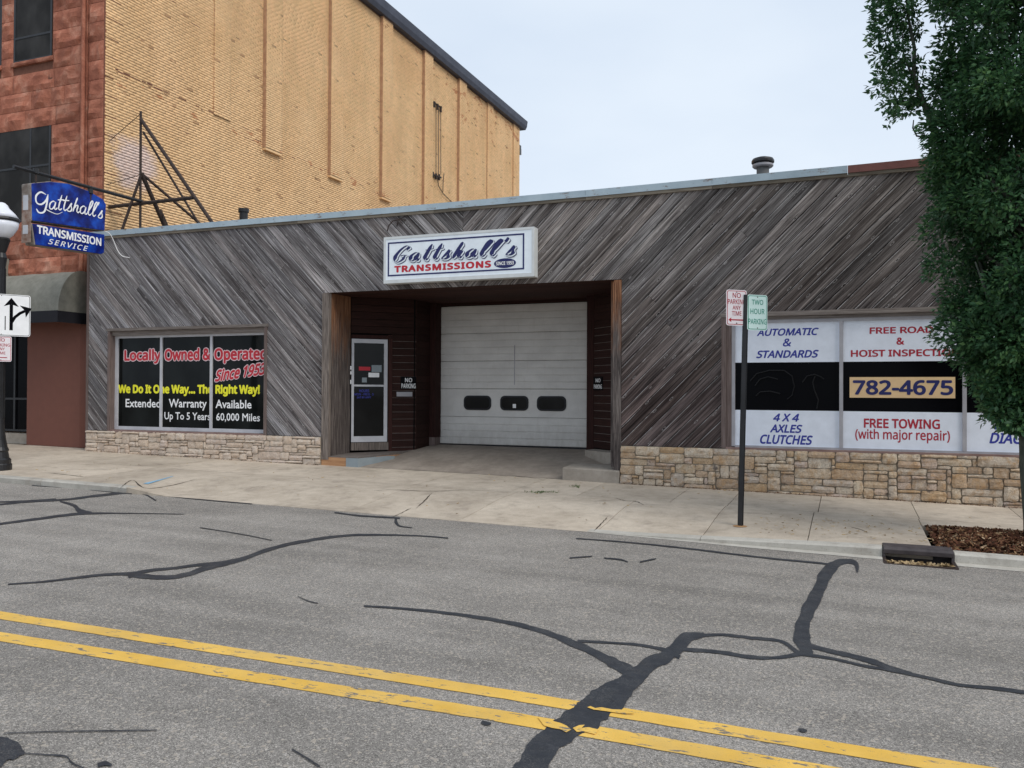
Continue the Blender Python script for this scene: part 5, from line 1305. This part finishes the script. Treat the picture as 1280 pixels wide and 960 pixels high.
# wires and bracket on the brick wall, floodlight on the far corner
wb = empty('wire_bracket', (BX, 17.6, 10), 'old rusty insulator brackets with hanging wires on the tan brick wall', 'bracket')
def wp_(u, v, d=.08): return Vector(onX(u, v, BX+d))
m_ = MB()
m_.tube([wp_(541, 127), wp_(552, 135)], .035, 6); m_.tube([wp_(538, 217), wp_(551, 222)], .045, 6)
for u_, v_ in ((543, 130), (547, 133), (551, 136), (541, 218), (545, 220), (549, 221)): m_.tube([wp_(u_, v_-3), wp_(u_, v_+4)], .05, 6)
for u_ in (536, 539): m_.tube([wp_(u_, 213), wp_(u_, 230)], .03, 6)
m_.build('insulator', M['rustm'], wb)
m_ = MB()
for u_ in (545, 548, 551): m_.tube([wp_(u_, 136), wp_(u_, 218)], .014, 5)
m_.tube([wp_(547, 222), wp_(548, 232), wp_(554, 242), wp_(566, 254)], .018, 5); m_.tube([wp_(555, 217), wp_(554, 226), wp_(553.5, 240)], .016, 5)
m_.build('wire', M['rustm'], wb)
fl = empty('floodlight', (BX-.1, YE+.1, 13.5), 'small dark floodlight box on the far rear corner of the brick building', 'floodlight')
p = Vector(onX(650, 188, BX-.0)); p.y = YE+.03
MB().box(p.x-.3, p.x+.05, p.y, p.y+.22, p.z-.22, p.z+.25).build('housing', M['blackm'], fl); MB().box(p.x-.25, p.x+.0, p.y+.22, p.y+.42, p.z-.18, p.z+.12).build('lens', M['aluw'], fl)

# ------------------------------------------------------------------ street furniture
def sign_plane(c, ang): return Plane(c, (math.cos(ang), math.sin(ang), 0))
def road_sign(name, c, ang, w, h, mface, medge, texts, label, rad=.03, arrows=(), t=.004, group=None):
    root = empty(name, c, label, 'sign', group); pl = sign_plane(c, ang)
    def rp(hw, hh, rd_, n=4):
        out = []
        for a_, b_, a0 in ((hw-rd_, hh-rd_, 0), (-hw+rd_, hh-rd_, 90), (-hw+rd_, -hh+rd_, 180), (hw-rd_, -hh+rd_, 270)):
            for k in range(n+1): an = math.radians(a0+90*k/n); out.append((a_+rd_*math.cos(an), b_+rd_*math.sin(an)))
        return out
    def plate(hw, hh, rd_, h0, h1, m, nm):
        P = rp(hw, hh, rd_); n = len(P); m_ = MB(); vs = [tuple(pl.w(x, y, h0)) for x, y in P]+[tuple(pl.w(x, y, h1)) for x, y in P]
        m_.add(vs, [tuple(range(n))[::-1], tuple(range(n, 2*n))]+[(i, (i+1) % n, n+(i+1) % n, n+i) for i in range(n)]); m_.build(nm, m, root)
    plate(w/2, h/2, rad, 0, t, mface, 'plate'); plate(w/2-.012, h/2-.012, rad-.008, t, t+.0012, medge, 'border'); plate(w/2-.020, h/2-.020, rad-.012, t+.0012, t+.0026, mface, 'face')
    for s_, (x0, y0, x1, y1), mm in texts: lettering(s_, pl, (x0, y0, x1, y1), mm, root, h=t+.0042, bold=.01)
    for poly in arrows:
        m_ = MB(); m_.add([tuple(pl.w(x, y, t+.0045)) for x, y in poly[0]], [tuple(range(len(poly[0])))]); m_.build('arrow', poly[1], root)
    m_ = MB()
    for yb_ in (h/2-.03, -h/2+.03): m_.add([tuple(pl.w(.008*math.cos(a_), yb_+.008*math.sin(a_), t+.006)) for a_ in np.linspace(0, 6.28, 9)[:-1]], [tuple(range(8))])
    m_.build('bolt', M['rustm'], root)
    return root, pl
pz = walk_z(-1.27, -3.24)
pb0 = Vector((-1.27, -3.236, pz)); pt0 = Vector((-1.205, -3.236, 2.86))
pole = MB(); 
def uch(mb, a_, b_, w=.048):
    d = b_-a_
    for (x0, x1, y0, y1) in ((-w/2, w/2, -.004, .004), (-w/2, -w/2+.006, .004, .03), (w/2-.006, w/2, .004, .03), (-w/2-.012, -w/2, .028, .032), (w/2, w/2+.012, .028, .032)):
        pts = [(x0, y0), (x1, y0), (x1, y1), (x0, y1)]
        mb.hexa([tuple(a_+Vector((p[0], p[1], 0))) for p in pts]+[tuple(b_+Vector((p[0], p[1], 0))) for p in pts])
uch(pole, pb0-Vector((0, 0, .1)), pt0)
po = pole.build('sign_post', M['blackm']); tag(po, 'thin black leaning sign post standing on the sidewalk near the kerb', 'post')
rs_ = MB().lathe([(.09, 0), (.07, .003), (.02, .004)], (-1.27, -3.236, pz+.002), 16).build('rust_stain', m_print('rust_stain', (.40, .22, .10), .9), walk)
al = math.radians(40); off = Vector((math.sin(al), -math.cos(al), 0))*.035
W1, H1 = .30, .455
c1_ = Vector((-1.315, -3.29, 2.69)); c2_ = Vector((-1.075, -3.13, 2.635))
rt_ = M['dred']
road_sign('parking_sign', c1_, al, W1, H1, M['pinkw'], M['dred'], [('NO', (-.06, .125, .06, .19), rt_), ('PARKING', (-.13, .045, .13, .108), rt_), ('ANY', (-.06, -.025, .06, .028), rt_), ('TIME', (-.07, -.10, .07, -.045), rt_)],
          'white sign with red letters and a left arrow, on the leaning black post', arrows=[([(-.12, -.155), (-.08, -.185), (-.08, -.163), (.12, -.163), (.12, -.147), (-.08, -.147), (-.08, -.125)], rt_)])
gt = M['greenp']
road_sign('parking_sign', c2_, al, W1, H1, M['greenw'], M['greenp'], [('TWO', (-.085, .10, .085, .165), gt), ('HOUR', (-.105, -.02, .105, .05), gt), ('PARKING', (-.135, -.15, .135, -.08), gt)], 'pale green two hour sign, right of the two plates on the black post')
# street lamp at far left
lx, ly = -14.47, -3.41; lz = walk_z(lx, ly)
lamp = empty('street_lamp', (lx, ly, lz), 'black fluted lamp post with a white acorn globe at the far left edge', 'street lamp')
def zz_(v): return onY(5, v, ly)[2]
MB().lathe([(.215, 0), (.215, .10), (.20, .12), (.20, .19), (.17, .22), (.15, .33), (.165, .36), (.14, .42), (.115, .55), (.09, .75), (.08, 1.0), (.075, 3.4), (.07, zz_(330)-lz-.1), (.10, zz_(322)-lz), (.075, zz_(316)-lz), (.12, zz_(306)-lz), (.15, zz_(299)-lz), (.13, zz_(297)-lz)], (lx, ly, lz), 20).build('post', M['blackm'], lamp, smooth=False)
m_ = MB()
for k in range(12): an = math.pi*k/6; m_.tube([(lx+.08*math.cos(an), ly+.08*math.sin(an), lz+.95), (lx+.073*math.cos(an), ly+.073*math.sin(an), zz_(335))], .012, 5)
m_.build('fluting', M['blackm'], lamp)
MB().lathe([(.12, zz_(298)-lz), (.20, zz_(292)-lz), (.27, zz_(284)-lz), (.29, zz_(276)-lz)], (lx, ly, lz), 24).build('globe', M['globe'], lamp, smooth=True)
MB().lathe([(.295, zz_(277)-lz), (.305, zz_(275)-lz), (.295, zz_(272.5)-lz)], (lx, ly, lz), 24).build('band', M['blackm'], lamp)
MB().lathe([(.29, zz_(272.5)-lz), (.22, zz_(266)-lz), (.13, zz_(260)-lz), (.10, zz_(256)-lz), (.06, zz_(253.5)-lz), (.01, zz_(252.5)-lz)], (lx, ly, lz), 24).build('globe_cap', M['globe'], lamp, smooth=True)
al2 = math.radians(60); nrm = Vector((math.sin(al2), -math.cos(al2), 0))
zl1, zl0 = onY(20, 367, ly)[2], onY(20, 419.5, ly)[2]; hl = zl1-zl0
cl_ = Vector((lx, ly, (zl1+zl0)/2))+nrm*.12
# half width so that the right edge is where it stands in the photo
pl_ = sign_plane(cl_, al2); xr_ = pl_.at(38, 393)[0]; print('lane sign half width', xr_, hl)
K = M['black']
def arr_shaft(pts, w):
    out = []; L = len(pts)
    l_, r_ = [], []
    for i, p in enumerate(pts):
        a_ = np.array(pts[max(i-1, 0)]); b_ = np.array(pts[min(i+1, L-1)]); t = (b_-a_)/np.linalg.norm(b_-a_); n_ = np.array([-t[1], t[0]])*w/2
        l_.append(tuple(np.array(p)+n_)); r_.append(tuple(np.array(p)-n_))
    return l_+r_[::-1]
def arrowhead(tip, d, s): d = np.array(d)/np.linalg.norm(d); n_ = np.array([-d[1], d[0]]); tip = np.array(tip); return [tuple(tip), tuple(tip-d*s+n_*s*.75), tuple(tip-d*s*.75), tuple(tip-d*s-n_*s*.75)]
cx2 = pl_.at(14, 393)[0]
AR = [(arr_shaft([(cx2, -hl*.36), (cx2, hl*.26)], .055), K), (arrowhead((cx2, hl*.42), (0, 1), .16), K),
      (arr_shaft([(cx2+.01, -hl*.16), (cx2+.06, -hl*.04), (cx2+.14, hl*.06), (cx2+.22, hl*.12)], .05), K), (arrowhead((cx2+.33, hl*.19), (1, .45), .16), K),
      (arr_shaft([(pl_.at(6.5, 393)[0], -hl*.36), (pl_.at(6.5, 393)[0], -.02)], .015), K),
      (arr_shaft([(-.26, -hl*.36), (-.26, hl*.0)], .055), K), (arrowhead((-.10, -hl*.2), (.6, -1), .12), K)]
road_sign('lane_sign', cl_, al2, 2*xr_, hl, M['w'], K, [], 'white lane arrow sign strapped to the lamp post at the left edge', rad=.04, arrows=AR)
zs1, zs0 = onY(8, 420.5, ly)[2], onY(8, 452, ly)[2]; hs = zs1-zs0
cs_ = Vector((lx, ly, (zs1+zs0)/2))+nrm*.115; pl2 = sign_plane(cs_, al2); ws = pl2.at(14.5, 436)[0]
road_sign('parking_sign', cs_, al2, 2*ws, hs, M['pinkw'], M['dred'], [('NO', (-.06, .13*hs/.45, .06, .19*hs/.45), rt_), ('PARKING', (-ws*.85, .045, ws*.85, .10), rt_), ('ANY', (-.06, -.025, .06, .025), rt_), ('TIME', (-.07, -.10, .07, -.05), rt_)],
          'small red on white no parking sign below the lane arrow sign on the lamp post', arrows=[([(-.10, -.165), (.10, -.165), (.10, -.15), (-.10, -.15)], rt_)])
# storm drain
dn = empty('storm_drain', (.72, CURB, street_z(.72)), 'dark cast-iron curb inlet with dead leaves in its mouth, beside the tree pit', 'storm drain')
dx0, dx1 = .372, 1.068
zt2 = walk_z(.72, CURB+.1)+.012; zg2 = street_z(.72)
m_ = MB(); m_.prismX([(CURB-.04, zt2-.068), (CURB-.045, zt2-.02), (CURB-.02, zt2+.006), (CURB+.26, zt2+.004), (CURB+.26, zt2-.05), (CURB+.03, zt2-.05)][::-1], dx0, dx1); m_.build('hood', M['iron'], dn, bevel=.006)
m_ = MB(); m_.box(dx0-.006, dx0+.02, CURB-.03, CURB+.26, zg2-.2, zt2-.03); m_.box(dx1-.02, dx1+.006, CURB-.03, CURB+.26, zg2-.2, zt2-.03); m_.box(dx0, dx1, CURB+.2, CURB+.25, zg2-.3, zt2-.05); m_.build('side_plate', M['iron'], dn)
MB().prismX([(HY-.02, zg2-.05), (CURB+.2, zg2-.25), (CURB+.2, zg2-.14), (CURB-.1, zg2-.11), (HY, zg2-.012), (HY-.02, zg2+.006)][::-1], HX0-.01, HX1+.01).build('throat', M['dark'], dn)
m_ = MB(); m_.box(HX0-.02, HX1+.02, HY-.03, HY+.012, zg2-.04, zg2+.009); m_.box(HX0-.025, HX0+.012, HY+.013, CURB-.035, zg2-.06, zg2+.010); m_.box(HX1-.012, HX1+.025, HY+.013, CURB-.035, zg2-.06, zg2+.008); m_.build('sill_plate', M['rustm'], dn)
def dlp(rr): x = dx0+.04+rr.rand()*(dx1-dx0-.08); y = HY+.03+rr.rand()**1.2*.34; return x, y, zg2-.012-.06*(y-HY)/.32+.04*rr.rand()
chips('dead_leaves', 320, dlp, (.04, .09), M['litter'], seed=3, flat=.5, label='brown dead leaves heaped in the storm drain mouth', cat='leaves', kind='stuff')

# ------------------------------------------------------------------ the tree
tx, ty = 1.98, -2.9; tz = walk_z(tx, ty)
tree = empty('columnar_tree', (tx, ty, tz), 'dense dark green columnar tree in the mulch pit at the right edge', 'tree')
def TP(u, v, y=ty): return Vector(onY(u, v, y))
tr = MB(); tr.tube([(tx+.10, ty, tz-.05), (tx+.06, ty, tz+.25), (tx-.0, ty, tz+.8), (tx-.02, ty, tz+1.5), (tx, ty+.02, tz+2.4), (tx+.03, ty, 4.6), (tx+.02, ty, 6.5), (tx, ty, 8.6)], [.16, .125, .10, .095, .085, .07, .05, .02], 12)
tr.build('trunk', M['bark'], tree, smooth=True)
lm = MB(); rl_ = random.Random(2)
st0 = Vector((tx-.02, ty, 2.6))
j1 = TP(1175, 178); lm.tube([Vector((tx, ty, 3.6)), TP(1195, 260), j1, TP(1155, 130), TP(1142, 95), TP(1143, 60), TP(1135, 20), TP(1130, -40)], [.05, .045, .04, .034, .028, .022, .016, .01], 8)
lm.tube([TP(1175, 178), TP(1160, 172), TP(1146, 170), TP(1141, 160), TP(1142, 150)], [.014, .012, .011, .009, .006], 6)
lm.tube([TP(1142, 100), TP(1130, 70), TP(1128, 40)], [.014, .01, .006], 6)
for k in range(26):
    z0 = 1.3+k*.27; an = rl_.uniform(0, 6.28); rr0 = rl_.uniform(.5, 1.0)
    a_ = Vector((tx, ty, z0)); e_ = Vector((tx+rr0*math.cos(an), ty+rr0*math.sin(an), z0+rl_.uniform(.9, 1.6))); mdp = a_.lerp(e_, .5)+Vector((.12*math.cos(an), .12*math.sin(an), -.12))
    lm.tube([a_, mdp, e_], [.028, .02, .008], 6)
lm.build('limb', M['bark'], tree, smooth=True)
def leaves():
    rs = np.random.RandomState(21)
    zc = np.array([1.25, 1.5, 1.9, 2.4, 3.0, 3.8, 4.6, 5.1, 5.5, 6.2, 7.2, 8.2, 9.2, 9.9]); rc = np.array([.10, .28, .54, .84, 1.02, 1.12, 1.17, 1.08, .92, .98, 1.05, 1.0, .75, .25])
    cl = []
    # clumps sit on an irregular shell
    while len(cl) < 700:
        z = rs.uniform(1.3, 9.8); rad = np.interp(z, zc, rc); an = rs.uniform(0, 2*np.pi)
        rough = 1+.16*mnoise.noise((math.cos(an)*1.6, math.sin(an)*1.6, z*1.1))*2
        f = rs.uniform(.62, .97) if rs.rand() < .82 else rs.uniform(.15, .6)
        if mnoise.noise((math.cos(an)*2.4+7, math.sin(an)*2.4, z*1.4)) > (.40 if z < 5 else .20): continue
        cl.append((tx+rad*rough*f*math.cos(an), ty+rad*rough*f*math.sin(an), z, rs.uniform(.15, .30)))
    # the separate limb leaning left
    for (u, v, r_) in ((1105, -10, .3), (1128, 5, .3), (1110, 30, .26), (1135, 35, .26), (1105, 65, .22), (1125, 70, .26), (1140, 85, .2), (1104, 98, .2), (1122, 105, .25), (1138, 118, .2), (1115, 130, .18), (1130, 140, .16), (1148, 130, .14), (1112, -40, .3), (1135, -50, .35), (1118, 148, .1), (1098, 45, .14), (1098, 15, .16)):
        for k in range(3):
            p = TP(u, v, ty+rs.uniform(-.3, .3)); cl.append((p.x+rs.randn()*.04, p.y, p.z+rs.randn()*.04, r_*.62))
    # fill the side over the window and the lower skirt
    for (u, v, r_) in ((1172, 235, .2), (1170, 280, .2), (1176, 325, .2), (1188, 365, .2), (1198, 395, .18), (1212, 430, .16), (1228, 470, .17), (1240, 500, .15), (1240, 520, .12), (1250, 505, .18), (1262, 520, .14), (1165, 200, .15), (1172, 175, .1)):
        for k in range(3): p = TP(u+rs.uniform(-4, 14), v+rs.uniform(-14, 14), ty+rs.uniform(-.45, .3)); cl.append((p.x, p.y, p.z, r_*.9))
    V = []; 
    cl = np.array(cl); nl = (cl[:, 3]**2*(4900-500*(cl[:, 2] > 5))).astype(int)
    idx = np.repeat(np.arange(len(cl)), nl); N = len(idx)
    d = rs.randn(N, 3); d /= np.linalg.norm(d, axis=1)[:, None]
    rad = rs.uniform(.45, 1.08, N)[:, None]*cl[idx, 3][:, None]
    P = cl[idx, :3]+d*rad*np.array([1, 1, .95])
    keep = P[:, 2] > 1.15; P, d, N = P[keep], d[keep], keep.sum()
    # leaf axis: outward and drooping; normal mostly up/outward
    out = P-np.array([tx, ty, 0]); out[:, 2] = 0; out /= (np.linalg.norm(out, axis=1)[:, None]+1e-6)
    ax = d*.7+out*.5+rs.randn(N, 3)*.45+np.array([0, 0, -.15]); ax /= np.linalg.norm(ax, axis=1)[:, None]
    up = np.array([0, 0, 1.0])+rs.randn(N, 3)*.55+out*.6
    sd = np.cross(ax, up); sd /= (np.linalg.norm(sd, axis=1)[:, None]+1e-6); nn = np.cross(sd, ax)
    L = rs.uniform(.046, .092, N)[:, None]; Wd = L*rs.uniform(.20, .28, N)[:, None]
    v0 = P; v1 = P+ax*L*.45+sd*Wd+nn*L*.06; v2 = P+ax*L; v3 = P+ax*L*.45-sd*Wd+nn*L*.06
    VV = np.stack([v0, v1, v2, v3], 1).reshape(-1, 3); base = np.arange(N)[:, None]*4
    FF = np.concatenate([base+np.array([0, 1, 2]), base+np.array([0, 2, 3])], 1).reshape(-1, 3)
    print('leaves', N)
    return np_mesh('crown', VV, FF, M['leaf'], tree, kind='stuff')
leaves()
